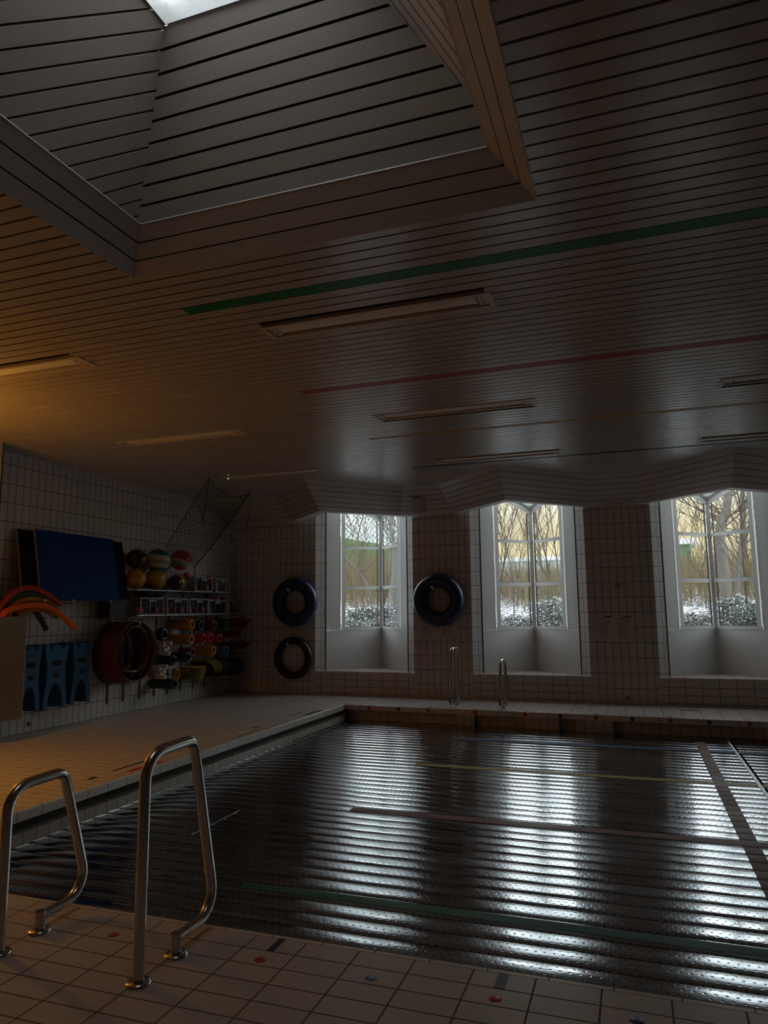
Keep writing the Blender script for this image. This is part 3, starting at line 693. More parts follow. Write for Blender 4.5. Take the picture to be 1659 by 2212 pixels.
# stainless trough with noodles
tx0, tx1, ty0, ty1, tz0, tz1 = XL+0.002, XL+0.41, 6.262, 6.70, 0.262, 1.436
M_bin = pm('satin_tan_panel', (0.15,0.11,0.045), 0.30, var=0.05, scale=3)
e = thing('storage_trough', ((tx0+tx1)/2, 6.48, tz0), 'tall satin tan bin on the left wall, full of foam noodles', 'bin')
m = MB(); th = 0.012
m.box((tx1-th,ty0,tz0),(tx1,ty1,tz1)); m.build('front_panel', [M_bin], e)
for q0 in (ty0, ty1-th):
    m = MB(); m.box((tx0,q0,tz0),(tx1-th,q0+th,tz1)); m.build('end_panel', [M_brushed], e)
m = MB(); m.box((tx1-th,ty1,tz0),(tx1+0.002,ty1+0.004,tz1+0.003)); m.build('edge_strip', [M_brushed], e)
m = MB(); m.box((tx0,ty0+th,tz0),(tx1-th,ty1-th,tz0+th)); m.build('bottom_panel', [M_brushed], e)
def arc_noodle(cols, pts, r, label, mat):
    # Catmull-Rom through pts
    P = [V3(p) for p in pts]; P = [P[0]*2-P[1]]+P+[P[-1]*2-P[-2]]; out = []
    for i in range(1, len(P)-2):
        for k in range(7):
            t = k/7; a, b, c, d = P[i-1], P[i], P[i+1], P[i+2]
            out.append(0.5*((2*b)+(c-a)*t+(2*a-5*b+4*c-d)*t*t+(3*b-a-3*c+d)*t**3))
    out.append(P[-2]); m = MB(); m.tube(out, r, 14)
    # soft hollow end
    o = m.build('pool_noodle', [mat], origin=pts[0]); tag(o, label, 'pool noodle', 'foam noodles in the tan bin'); return o
NR = 0.034
def nm(name, c): return pm(name, c, 0.75, var=0.12, scale=14, bump=0.15, bscale=120)
x = XL+0.22
def NP(px): return px
noods = [
 ('brick red foam noodle arching highest over the tan bin', (0.42,0.05,0.02), [(x+0.10,6.33,0.75),(x+0.10,6.34,1.42),(x+0.11,6.48,1.66),(x+0.12,6.72,1.78),(x+0.13,6.98,1.735),(x+0.14,7.26,1.585)]),
 ('dark green foam noodle just under the brick red one', (0.03,0.13,0.02), [(x+0.02,6.36,0.8),(x+0.02,6.42,1.42),(x+0.06,6.58,1.655),(x+0.09,6.84,1.715),(x+0.10,7.06,1.62),(x+0.10,7.27,1.495)]),
 ('green foam noodle whose end droops behind the bright orange one', (0.04,0.20,0.03), [(x-0.05,6.34,0.9),(x-0.05,6.42,1.42),(x-0.04,6.62,1.63),(x-0.02,6.92,1.66),(x,7.16,1.56),(x,7.36,1.43)]),
 ('amber foam noodle ending against the mat hook', (0.50,0.20,0.02), [(x+0.145,6.40,0.9),(x+0.14,6.46,1.40),(x+0.09,6.60,1.59),(x+0.10,6.82,1.645),(x+0.10,7.0,1.635),(x+0.10,7.15,1.60)]),
 ('bright orange foam noodle drooping furthest from the bin', (0.85,0.16,0.01), [(x+0.14,6.32,0.9),(x+0.15,6.37,1.42),(x+0.16,6.52,1.53),(x+0.17,6.84,1.575),(x+0.17,7.08,1.54),(x+0.17,7.28,1.43),(x+0.17,7.50,1.275)]),
 ('ochre foam noodle curling low under the bright orange one', (0.42,0.20,0.03), [(x+0.02,6.60,0.9),(x+0.02,6.68,1.42),(x+0.04,6.78,1.49),(x+0.06,6.92,1.525),(x+0.06,7.10,1.51),(x+0.06,7.25,1.45)]),
 ('purple grey foam noodle hanging straight down beside the bin', (0.07,0.06,0.10), [(x-0.06,6.62,0.9),(x-0.06,6.72,1.44),(x-0.04,6.86,1.53),(x-0.02,7.00,1.51),(x-0.02,7.12,1.40),(x-0.02,7.22,1.27)]),
 ('red orange foam noodle at the left picture edge', (0.60,0.10,0.02), [(x-0.12,6.32,0.8),(x-0.12,6.33,1.40),(x-0.06,6.42,1.53),(x+0.0,6.58,1.56),(x+0.06,6.655,1.49),(x+0.07,6.655,1.25)]),
]
for l, c, p in noods: arc_noodle(None, p, NR, l, nm('noodle_'+l.split(' foam')[0].replace(' ','_'), c))

# foam swim belts hanging in three stacks
M_belt = pm('blue_foam', (0.012, 0.11, 0.26), 0.7, bump=0.2, bscale=80)
def belt_outline(w, h):
    pts = []
    W = w/2
    prof = [(-W*0.98,0.0),(-W*0.72,0.0)]
    # arch cut at the bottom
    for k in range(0, 13):
        t = PI*k/12; prof.append((-W*0.62*math.cos(t), 0.02+h*0.36*math.sin(t)))
    prof += [(W*0.72,0.0),(W*0.98,0.0),(W*0.95,h*0.16),(W*0.78,h*0.42),(W*0.76,h*0.66),(W*0.92,h*0.84),(W*0.98,h*0.97),(W*0.74,h),(W*0.62,h*0.94),(W*0.40,h*0.92),(W*0.34,h*0.975),(0.0,h*0.985),
             (-W*0.34,h*0.975),(-W*0.40,h*0.92),(-W*0.62,h*0.94),(-W*0.74,h),(-W*0.98,h*0.97),(-W*0.92,h*0.84),(-W*0.76,h*0.66),(-W*0.78,h*0.42),(-W*0.95,h*0.16)]
    return prof
def swim_belt(yc, z0, xo, w, h, label, dz=0):
    e = thing('swim_belt', (xo, yc, z0), label, 'swim belt', 'blue foam swim belts on the left wall')
    m = MB(); ol = belt_outline(w, h); t = 0.036
    import bmesh
    # front/back faces via triangulated fill
    m.prism(ol, xo-t/2, xo+t/2, lambda u, v, q: (q, yc+u, z0+v))
    o = m.build('foam_body', [M_belt], e)
    for zz, hw, hh in ((0.70,0.105,0.030),(0.515,0.062,0.030)):
        q = MB(); zc = z0+h*zz
        ol2 = [(hw*0.75*w/0.38*c, hh*s) for c, s in [(-1,-.6),(-.8,-1),(.8,-1),(1,-.6),(1,.6),(.8,1),(-.8,1),(-1,.6)]]
        q.prism(ol2, xo+t/2-0.004, xo+t/2+0.0015, lambda u, v, r: (r, yc+u, zc+v)); q.build('slot', [M_dark], e)
    q = MB(); q.tube([(xo-0.02,yc+w*0.02,z0+h*0.72),(xo+0.03,yc+w*0.02,z0+h*0.72)], 0.001, 6)
    return e
stk = [(6.93,0.285,0.34,'nearest the tan bin'), (7.345,0.285,0.40,'in the middle of the three stacks'), (7.79,0.295,0.36,'beside the red hoops')]
for si, (yc, z0, w, where) in enumerate(stk):
    for k in range(5):
        xo = XL+0.06+0.05*k
        h = 0.80
        lab = ('front blue foam swim belt of the stack ' if k == 4 else 'blue foam swim belt further back in the stack ')+where
        swim_belt(yc-0.012*(4-k)+ (0.0), z0+0.006*(k%2), xo, w, h, lab)
for (yc, z0, w, where) in stk:
    hook_rod(yc+0.02, z0+0.80*0.72, XL+0.33, 'hook rod carrying the blue swim belt stack '+where, 0.005, False)

# hoops
M_hoop = pm('maroon_hoop', (0.085, 0.006, 0.009), 0.22, var=0.15, scale=4); M_hoop2 = pm('dark_red_hoop', (0.11, 0.009, 0.012), 0.2)
e0 = None
for k in range(18):
    f = k/17; xo = XL+0.05+0.52*f; R = 0.452-0.025*f; yc = 8.68-0.17*f+random.uniform(-0.006,0.006); zc = 1.352-R+random.uniform(-0.008,0.0)+0.012*f
    m = MB(); m.torus((xo,yc,zc), (1,random.uniform(-.02,.02),random.uniform(-.03,.03)), R-0.012, 0.0125, 56, 8)
    o = m.build('hula_hoop', [M_hoop if k%3 else M_hoop2], origin=(xo,yc,zc)); tag(o, 'front large dark red hoop of the roll hanging beside the swim belts' if k == 17 else 'large dark red hoop inside the hanging roll of hoops', 'hoop', 'large dark red hoops on one rod')
for k in range(14):
    f = k/13; xo = XL+0.03+0.53*f; R = 0.345-0.02*f; yc = 8.66-0.15*f; zc = 1.30-R-0.01*(k%2)
    m = MB(); m.torus((xo,yc,zc), (1,random.uniform(-.03,.03),random.uniform(-.04,.04)), R-0.011, 0.011, 56, 8)
    o = m.build('hula_hoop', [M_hoop2], origin=(xo,yc,zc)); tag(o, 'small dark red hoop hanging inside the large hoops', 'hoop', 'small dark red hoops inside the large ones')
hook_rod(8.52, 1.378, XL+0.60, 'upper white tipped rod carrying the large red hoops'); hook_rod(8.50, 1.293, XL+0.60, 'lower white tipped rod carrying the small red hoops')

# storage rack: uprights, two shelves
rk = thing('storage_rack', (XL, 10.0, 0.17), 'steel wall rack with two shelves of balls and crates and rows of rods below', 'rack')
for y, zt in ((8.63,1.43),(8.97,1.43),(9.337,1.43),(9.698,1.85),(10.03,1.43),(10.384,1.85),(10.75,1.43),(11.1,1.85),(11.45,1.43)):
    m = MB(); m.box((XL+0.002,y-0.014,0.172),(XL+0.026,y+0.014,zt)); m.build('upright', [M_rack], rk)
for zs_, y0, y1, lab in ((1.812,8.70,11.4,'upper shelf'),(1.432,8.74,11.45,'lower shelf')):
    m = MB()
    for k in range(9): xx = XL+0.03+0.04*k; m.box((xx-0.004,y0,zs_-0.004),(xx+0.004,y1,zs_+0.004))
    for k in range(8): yy = y0+0.05+(y1-y0-0.1)*k/7; m.box((XL+0.002,yy-0.006,zs_-0.016),(XL+0.37,yy+0.006,zs_-0.004))
    s_ = m.build('shelf', [M_shelf], rk); s_['label'] = lab
    m = MB(); m.tube([(XL+0.375,y0,zs_),(XL+0.375,y1,zs_)], 0.0085, 10); m.tube([(XL+0.375,y1,zs_),(XL+0.01,y1,zs_)], 0.0085, 8); m.build('front_rail', [M_shelf], s_)
m = MB(); m.tube([(XL+0.375,11.43,1.70),(XL+0.375,11.43,1.83)], 0.007, 8); m.build('stop_post', [M_rack], rk)
# balls
M_bmar = pm('maroon_ball', (0.05,0.012,0.014), 0.2); M_byel = pm('yellow_ball', (0.55,0.29,0.02), 0.3, var=0.05); M_bblue = pm('blue_ball', (0.03,0.16,0.28), 0.3)
M_bwh = pm('white_ball_band', (0.62,0.60,0.55), 0.35, var=0.04); M_bor = pm('orange_ball', (0.75,0.06,0.015), 0.3, var=0.05); M_ink = pm('black_print', (0.02,0.02,0.025), 0.5, var=0.0)
M_bolive = pm('olive_yellow_ball', (0.45,0.36,0.02), 0.25)
def ball(c, r, mats, label, mfun=None, tilt=None, name='ball'):
    m = MB(); m.sphere((0,0,0), r, 32, 20, 0, mfun)
    if tilt is not None: m.v = [tuple(tilt @ V3(p)) for p in m.v]
    m.v = [tuple(V3(p)+V3(c)) for p in m.v]
    o = m.build('ball', mats, origin=c, merge=True); tag(o, label, 'ball', 'balls on the upper shelf'); return o
xb = XL+0.20
ball((xb,8.90,1.98), 0.155, [M_byel], 'yellow ball half hidden by the dark mat, bottom row')
ball((xb,9.365,1.985), 0.165, [M_byel], 'big plain yellow ball in the middle of the bottom row')
ball((xb+0.09,9.76,1.945), 0.12, [M_bmar], 'small shiny maroon ball in front of the olive yellow one')
ball((xb-0.03,9.98,1.96), 0.14, [M_bolive], 'olive yellow ball behind the small maroon one')
ball((xb-0.02,8.93,2.28), 0.150, [M_bmar], 'dark maroon ball at the left of the top row')
bb_ = ball((xb,9.42,2.285), 0.188, [M_bblue, M_bwh], 'blue ball with a white lettered band, top row', lambda i, j: 1 if 7 <= i <= 13 else 0, Matrix.Rotation(math.radians(-3), 3, V3((0.58,-0.81,0))))
bo_ = ball((xb,10.02,2.335), 0.172, [M_bor, M_bwh], 'orange and white ball with black capitals, right of the top row', lambda i, j: 1 if 10 <= i <= 13 else 0, Matrix.Rotation(math.radians(-14), 3, V3((0.58,-0.81,0))))
def text_on_ball(o, c, r, txt, size, lat0, lon0, flip, tilt=0.0):
    cu = bpy.data.curves.new('t', 'FONT'); cu.body = txt; cu.size = size; cu.align_x = 'CENTER'; cu.resolution_u = 2
    to = bpy.data.objects.new('t', cu); COL.objects.link(to)
    dg = bpy.context.evaluated_depsgraph_get(); dg.update()
    me = bpy.data.meshes.new_from_object(to.evaluated_get(dg)); bpy.data.objects.remove(to); bpy.data.curves.remove(cu)
    import bmesh
    bm = bmesh.new(); bm.from_mesh(me); bmesh.ops.triangulate(bm, faces=bm.faces[:])
    for _ in range(3):
        lg = [e for e in bm.edges if e.calc_length() > size*0.10]
        if lg: bmesh.ops.subdivide_edges(bm, edges=lg, cuts=1); bmesh.ops.triangulate(bm, faces=bm.faces[:])
    bm.to_mesh(me); bm.free()
    ct, s_ = math.cos(tilt), math.sin(tilt)
    for v in me.vertices:
        a, b = v.co.x, v.co.y
        if flip: a, b = -a, -b
        a, b = a*ct-b*s_, a*s_+b*ct
        la = lat0+b/r; lo = lon0+a/r
        v.co = V3((math.cos(la)*math.cos(lo), math.cos(la)*math.sin(lo), math.sin(la)))*(r+0.0020)
    me.materials.clear(); me.materials.append(M_ink)
    t = bpy.data.objects.new('lettering', me); COL.objects.link(t); t.parent = o; t['label'] = 'black printed lettering, upside down'
text_on_ball(bb_, None, 0.188, 'kontaktiv.ch', 0.082, -0.02, math.radians(-50), True, math.radians(-3))
text_on_ball(bo_, None, 0.172, 'FAN', 0.135, -0.22, math.radians(-56), True, math.radians(-14))
# crates with pink balls
M_crate = pm('grey_crate', (0.30,0.30,0.31), 0.5); M_cmesh = pm('dark_crate_mesh', (0.05,0.05,0.055), 0.6); M_pink = pm('pink_ball', (0.78,0.10,0.28), 0.3, var=0.06); M_dpink = pm('dull_pink_ball', (0.66,0.16,0.24), 0.3, var=0.06)
def crate(y0, y1, z0, h, label, group, n_pink, heap):
    x0, x1 = XL+0.05, XL+0.36
    e = thing('crate', ((x0+x1)/2,(y0+y1)/2,z0), label, 'crate', group)
    m = MB()
    for yy in (y0, y1):
        for xx in (x0, x1): m.box((xx-0.012,yy-0.012,z0),(xx+0.012,yy+0.012,z0+h))
    for zz in (z0+0.008, z0+h-0.012):
        m.box((x0,y0,zz-0.010),(x0+0.02,y1,zz+0.012)); m.box((x1-0.012,y0,zz-0.010),(x1+0.012,y1,zz+0.012)); m.box((x0,y0-0.012,zz-0.010),(x1,y0+0.012,zz+0.012)); m.box((x0,y1-0.012,zz-0.010),(x1,y1+0.012,zz+0.012))
    m.build('frame', [M_crate], e)
    w = y1-y0
    for f in (0.36, 0.64):
        m = MB(); m.box((x1-0.006,y0+w*f-0.012,z0),(x1+0.014,y0+w*f+0.012,z0+h)); m.build('rib', [M_cmesh], e)
    m = MB(); m.box((x1-0.004,y0+w*0.34,z0+h-0.062),(x1+0.016,y0+w*0.66,z0+h-0.030)); m.build('handle', [M_crate], e)
    m = MB(); n = 11
    for k in range(n*2):
        a = (k-n)/n
        pts = []
        for t in (0, 1):
            pass
    st_ = w/9
    k = -12
    while k < 22:
        for sg in (1, -1):
            # diagonal wires of the mesh front, clipped to the panel
            ya = y0+st_*k; u0 = max(0.0, (y0-ya)/h) if sg > 0 else 0; 
            P0 = []; 
            for z_, y_ in ((0.0, ya), (h, ya+h)) if sg > 0 else ((0.0, ya+h), (h, ya)):
                P0.append((y_, z_))
            (ya_, za_), (yb_, zb_) = P0; dy = yb_-ya_; dz_ = zb_-za_
            t0, t1 = 0.0, 1.0
            for lo, hi in ((y0, y1),):
                ta, tb = (lo-ya_)/dy, (hi-ya_)/dy
                if ta > tb: ta, tb = tb, ta
                t0, t1 = max(t0, ta), min(t1, tb)
            if t1-t0 > 0.02:
                m.beam((x1,ya_+dy*t0,z0+za_+dz_*t0), (x1,ya_+dy*t1,z0+za_+dz_*t1), 0.0018, 0.002, up=(1,0,0))
        k += 1
    m.build('mesh_front', [M_cmesh], e)
    m = MB(); m.box((x0,y0,z0),(x1,y1,z0+0.006)); m.box((x0,y0,z0),(x0+0.005,y1,z0+h)); m.build('tub', [M_cmesh], e)
    r = 0.062
    for k in range(n_pink):
        yy = y0+0.075+(w-0.15)*(k/(max(1, n_pink-1))) ; c = (x1-0.075-0.01*(k%2), yy, z0+r+0.008)
        mb = MB(); mb.sphere(c, r, 18, 12); o = mb.build('ball', [M_dpink], origin=c, merge=True)
        tag(o, 'pink ball lying inside the '+label.split(' beside')[0].split(' by')[0], 'ball', 'pink balls in the '+label)
    for q, (f, dx, zz) in enumerate(heap):
        c = (x1-0.15+dx, y0+w*f, z0+h+zz); mb = MB(); mb.sphere(c, 0.07, 18, 12); o = mb.build('ball', [M_pink], origin=c, merge=True)
        tag(o, 'bright pink ball on top of the '+label.split(' beside')[0].split(' by')[0], 'ball')
CR = [(10.20,10.72,1.82,0.245,'left crate on the upper shelf beside the netted balls',2,[(0.06,-0.03,0.02)]), (10.84,11.27,1.82,0.245,'right crate on the upper shelf',2,[(0.20,-0.03,-0.0)]),
      (8.83,9.37,1.44,0.26,'leftmost crate on the lower shelf',2,[]), (9.46,10.01,1.44,0.26,'second crate on the lower shelf',3,[]), (10.075,10.60,1.44,0.26,'middle crate on the lower shelf',3,[]),
      (10.64,11.18,1.44,0.25,'fourth crate on the lower shelf',1,[(0.9,-0.03,-0.01)]), (11.22,11.66,1.44,0.25,'last crate on the lower shelf by the corner',2,[(0.35,-0.02,0.0)])]
for y0, y1, z0, h, l, n_, hp in CR: crate(y0, y1, z0, h, l, 'grey crates on the wall rack', n_, hp)
# dark box at the near end of the lower shelf, partly in shadow
o = MB(); o.box((XL+0.05,8.30,1.40),(XL+0.26,8.72,1.66)); o.box((XL+0.04,8.29,1.64),(XL+0.27,8.73,1.665)); o = o.build('storage_box', [pm('dark_red_box', (0.022,0.008,0.008), 0.6)], origin=(XL+0.15,8.5,1.40)); tag(o, 'dark box behind the hoops at the near end of the lower shelf', 'box')
# black tray hanging below the upper shelf
o = MB(); o.lathe((XL+0.2,9.25,1.80), (0,0,-1), [(0.17,0.0),(0.165,0.05),(0.11,0.09),(1e-4,0.095)], 24); o.v = [(XL+0.2+(p[0]-XL-0.2)*0.9, 9.25+(p[1]-9.25)*1.9, p[2]) for p in o.v]
o = o.build('net_bag', [pm('black_net_bag', (0.015,0.016,0.018), 0.8)], origin=(XL+0.2,9.25,1.72)); tag(o, 'black bag slung under the upper shelf below the yellow balls', 'bag')

# rods with stacked rings
def ring_mat(n, c): return pm(n, c, 0.28, var=0.10, scale=12)
RM = {'yellow': ring_mat('yellow_ring', (0.62,0.26,0.02)), 'green': ring_mat('dark_green_ring', (0.01,0.07,0.035)), 'maroon': ring_mat('maroon_ring', (0.16,0.015,0.02)), 'red': ring_mat('red_ring', (0.50,0.02,0.03)),
      'blue': ring_mat('blue_ring', (0.02,0.15,0.26)), 'navy': ring_mat('navy_ring', (0.012,0.02,0.05)), 'bottle green': ring_mat('bottle_green_ring', (0.012,0.04,0.018))}
def ring_stack(y, z, x0, x1, colour, where, n, R=0.082, hole=0.045):
    x0 += XL; x1 += XL; st_ = (x1-x0)/n
    for k in range(n):
        xc = x0+st_*(k+0.5); r = (R-hole)/2
        m = MB(); m.torus((xc,y,z), (1,0,0), hole+r, r, 32, 16, sq=min(3.4, st_/2/r*1.0), pw=0.62)
        o = m.build('foam_ring', [RM[colour]], origin=(xc,y,z)); 
        tag(o, ('outermost ' if k == n-1 and n > 1 else '')+colour+' ring '+('ending' if k == n-1 and n > 1 else 'inside' if n > 1 else 'alone on')+' the '+where, 'ring', colour+' rings on the '+where)
    e = thing('ring_rod', (XL,y,z+hole), 'thin steel rod carrying the '+where, 'rod', 'ring rods of the wall rack')
    m = MB(); m.tube([(XL+0.02,y,z+hole-0.008),(x1+0.03,y,z+hole-0.008)], 0.006, 8); m.build('rod', [M_rack], e)
    m = MB(); m.tube([(x1+0.028,y,z+hole-0.010),(x1+0.036,y,z+hole+0.016)], 0.009, 10); m.build('cap', [M_cap], e)
ring_stack(10.02,1.28,0.03,0.37,'yellow','upper yellow stack',6); ring_stack(10.02,1.28,0.37,0.47,'yellow','upper yellow stack end pair',1)
ring_stack(10.01,1.043,0.04,0.47,'yellow','second yellow stack, below the upper one',7)
ring_stack(10.30,1.26,0.30,0.46,'green','short green stack beside the upper yellow',2,0.085); ring_stack(10.68,1.25,0.16,0.46,'maroon','maroon stack under the middle crate',4,0.085)
ring_stack(11.09,1.243,0.24,0.45,'green','dark green stack under the last crates',3,0.085)
ring_stack(10.35,1.043,0.20,0.48,'red','bright red stack beside the second yellow stack',4,0.085); ring_stack(10.58,1.045,0.30,0.46,'red','short red pair beyond the bright red stack',2,0.085); ring_stack(10.86,1.03,0.26,0.45,'red','third red stack towards the corner',3,0.083)
ring_stack(10.08,0.83,0.20,0.45,'maroon','low maroon stack above the kickboards',3); ring_stack(10.68,0.83,0.05,0.46,'yellow','third yellow stack above the kickboards',6); ring_stack(11.09,0.815,0.20,0.45,'blue','blue stack right of the third yellow stack',3,0.085)
ring_stack(9.61,0.735,0.05,0.42,'navy','near navy stack',5); ring_stack(9.93,0.768,0.16,0.46,'navy','further navy stack',4)
ring_stack(9.87,0.505,0.10,0.46,'yellow','lowest yellow stack',1,0.082,0.060)
ring_stack(9.60,0.375,0.03,0.46,'bottle green','lowest bottle green stack',6)
ring_stack(9.30,1.142,0.36,0.47,'navy','short rod beside the hoops',1,0.10,0.042)
# diving sticks bundles
M_stick = pm('white_foam_stick', (0.72,0.66,0.62), 0.6); M_band = pm('tan_band', (0.36,0.23,0.12), 0.7)
def bundle(y, z, label):
    e = thing('dive_stick_bundle', (XL+0.3, y, z), label, 'stick bundle', 'bundles of white diving sticks')
    for k, (dy, dz) in enumerate(((-0.045,0.05),(0.03,0.065),(-0.05,-0.02),(0.04,0.0),(0.0,-0.06))):
        m = MB(); xe = XL+0.42+0.03*((k*2)%3); m.tube([(XL+0.12,y+dy,z+dz),(xe-0.02,y+dy*1.25,z+dz*1.2),(xe,y+dy*1.25,z+dz*1.2)], [0.033,0.036,0.022], 12); m.build('stick', [M_stick], e)
    m = MB(); m.lathe((XL+0.20,y,z), (1,0,0), [(0.098,0),(0.104,0.02),(0.104,0.11),(0.098,0.13)], 24); m.build('band', [M_band], e)
bundle(9.42, 0.925, 'upper bundle of white foam sticks right of the hoops'); bundle(9.34, 0.575, 'lower bundle of white foam sticks right of the hoops')
# kickboards
M_kyel = pm('yellow_kickboard', (0.55,0.40,0.06), 0.6); M_kblk = pm('black_kickboard_edge', (0.03,0.03,0.03), 0.7); M_kgrn = pm('green_kickboard', (0.01,0.14,0.06), 0.6); M_kblu = pm('blue_kickboard', (0.01,0.03,0.14), 0.6); M_kred = pm('red_kickboard', (0.14,0.015,0.015), 0.6)
def kick(y, z, tilt, mat, label, group, L=0.42, W=0.29, th=0.020):
    e = thing('kickboard', (XL+0.24, y, z), label, 'kickboard', group)
    ol = [(0,-W/2),(L*0.68,-W/2),(L*0.86,-W*0.44),(L*0.97,-W*0.26),(L,-W*0.08),(L,W*0.08),(L*0.97,W*0.26),(L*0.86,W*0.44),(L*0.68,W/2),(0,W/2)]
    c, s_ = math.cos(tilt), math.sin(tilt)
    def conv(u, v, w): return (XL+0.03+u, y+v*c-w*s_, z+v*s_+w*c)
    m = MB(); m.prism(ol, 0.0, th*0.55, conv); m.build('foam_core', [mat], e)
    m = MB(); m.prism([(u*0.985+0.002, v*0.98) for u, v in ol], -th*0.45, 0.0, conv); m.build('dark_layer', [M_kblk], e)
for k in range(6):
    kick(10.36+0.012*k, 0.395+0.034*k, 0.03, M_kyel, ('topmost' if k == 5 else 'lowest' if k == 0 else 'inner')+' yellow kickboard of the flat pile on the low rods', 'yellow kickboards lying flat')
for k in range(5):
    kick(10.72+0.055*k, 0.53+0.004*k, -0.95-0.02*k, M_kyel, ('steeply tilted yellow kickboard leaning on the flat pile' if k < 4 else 'last tilted yellow kickboard touching the green ones'), 'tilted yellow kickboards')
for k in range(4): kick(11.06+0.05*k, 0.50, -1.35, M_kgrn, 'green kickboard standing between the yellow and blue ones', 'green kickboards')
for k in range(4): kick(11.29+0.05*k, 0.50, -1.4, M_kblu, 'dark blue kickboard standing between the green and red ones', 'blue kickboards')
for k in range(4): kick(11.53+0.05*k, 0.49, -1.4, M_kred, 'dark red kickboard standing nearest the corner', 'red kickboards')
m = MB()
for yy in (10.25,10.9,11.5): m.tube([(XL+0.02,yy,0.345),(XL+0.44,yy,0.345)], 0.006, 8)
m.build('board_rod', [M_rack], rk)
# fins
M_fin = pm('red_fin', (0.22,0.012,0.016), 0.5)
def fin(y, z, label, tilt):
    e = thing('swim_fin', (XL+0.2, y, z), label, 'swim fin', 'dark red swim fins by the corner')
    m = MB()
    m.lathe((XL+0.06,y,z), (1,0,0.05), [(0.045,0),(0.062,0.06),(0.060,0.16),(0.045,0.24)], 16); m.build('foot_pocket', [M_fin], e)
    m = MB(); ol = [(0.20,-0.045),(0.58,-0.10),(0.60,0.10),(0.20,0.045)]
    c, s_ = math.cos(tilt), math.sin(tilt)
    m.prism(ol, -0.008, 0.008, lambda u, v, w: (XL+u, y+v*c-w*s_, z+0.03+v*s_+w*c+ (u-0.2)*0.06)); m.build('blade', [M_fin], e)
for y, z, l, t in ((11.42,1.28,'upper dark red swim fin, nearer one',0.5), (11.58,1.22,'upper dark red swim fin, one by the corner',0.7), (11.40,0.86,'lower dark red swim fin, nearer one',0.5), (11.58,0.82,'lower dark red swim fin, one by the corner',0.6), (11.36,1.06,'dark red swim fin between the upper and lower pairs',0.9)): fin(y, z, l, t)

# ------------------------------------------------------------------ hanging green net
net = thing('ball_net', (-6.6, 10.0, ZC), 'dark green net hung from the ceiling corner and drawn down over the balls', 'net')
M_net = pm('green_net_cord', (0.02,0.06,0.03), 0.8)
# top edge: three ceiling hooks; bottom gathered on the shelf edge
TOP = [V3((-5.90,9.02,ZC-0.005)), V3((-5.95,9.72,3.13)), V3((-5.99,10.38,ZC-0.005))]
def bez3(P, t): return P[0]*((1-t)**2)+P[1]*(2*t*(1-t))+P[2]*(t*t)
LEFT = [TOP[0], V3((-6.50,9.26,2.90)), V3((-6.95,9.45,2.50))]
RIGHT = [TOP[2], V3((-6.80,10.74,2.74)), V3((-6.86,10.12,2.22))]
def netp(u, v):
    a = bez3(LEFT, v); b = bez3(RIGHT, v); p = a.lerp(b, u)
    t = bez3(TOP, u)-TOP[0].lerp(TOP[2], u)
    return p+t*(1-v)**1.5+V3((-0.04,0,-0.10))*math.sin(PI*v)*math.sin(PI*u)
m = MB(); NU, NV = 13, 26
for i in range(-NV, NU+1):
    for sg in (1, -1):
        pts = []
        for j in range(NV+1):
            u = (i+j*0.5)/NU if sg > 0 else (i+NV*0.5-j*0.5)/NU
            if -1e-6 <= u <= 1+1e-6: pts.append(netp(min(1, max(0, u)), j/NV))
            else:
                if len(pts) > 1: m.tube(pts, 0.0028, 4, False)
                pts = []
        if len(pts) > 1: m.tube(pts, 0.0028, 4, False)
m.build('mesh', [M_net], net)
m = MB()
for pts in ([netp(u/14, 0) for u in range(15)], [netp(0, v/20) for v in range(21)], [netp(1, v/20) for v in range(21)]): m.tube(pts, 0.0055, 6)
m.tube([netp(0.97, v/20)+V3((0.0,0.01,-0.02)) for v in range(21)], 0.009, 6)
m.build('border_cord', [M_net], net)
m = MB()
m.tube([TOP[0], V3((-6.05,9.20,3.20)), V3((-6.5,9.80,2.95)), V3((-6.52,9.84,2.86))], 0.006, 6); m.tube([V3((-7.22,10.62,3.43)), V3((-7.0,10.50,3.22)), V3((-6.52,9.84,2.90))], 0.006, 6)
m.tube([V3((-6.86,10.70,2.80)), V3((-6.82,10.95,2.82)), V3((-6.80,11.15,2.86)), V3((-6.84,11.25,2.80)), V3((-6.88,11.30,2.76)), V3((-6.80,11.40,2.82)), V3((-6.6,11.35,3.0)), V3((-6.2,10.8,3.3)), TOP[2]], 0.0045, 6)
m.tube([RIGHT[2], V3((-6.86,10.13,2.08)), V3((-6.86,10.14,1.84))], 0.006, 6)
m.build('tie_cord', [M_net], net)
# net drape over the ball front (small veil down to the shelf)
m = MB()
def veil(u, v):
    y = 9.15+1.05*u; z = 2.46-0.66*v-0.10*(u-0.5)**2
    x = xb+0.205+0.02*math.sin(u*9)-0.05*v+0.03*math.sin(PI*v)
    return V3((x, y, z))
for i in range(-16, 17):
    for sg in (1, -1):
        pts = []
        for j in range(13):
            u = (i+j*0.8)/14 if sg > 0 else (i+12*0.8-j*0.8)/14
            if 0 <= u <= 1: pts.append(veil(u, j/12))
        if len(pts) > 1: m.tube(pts, 0.0013, 4, False)
m.build('front_veil', [M_net], net)

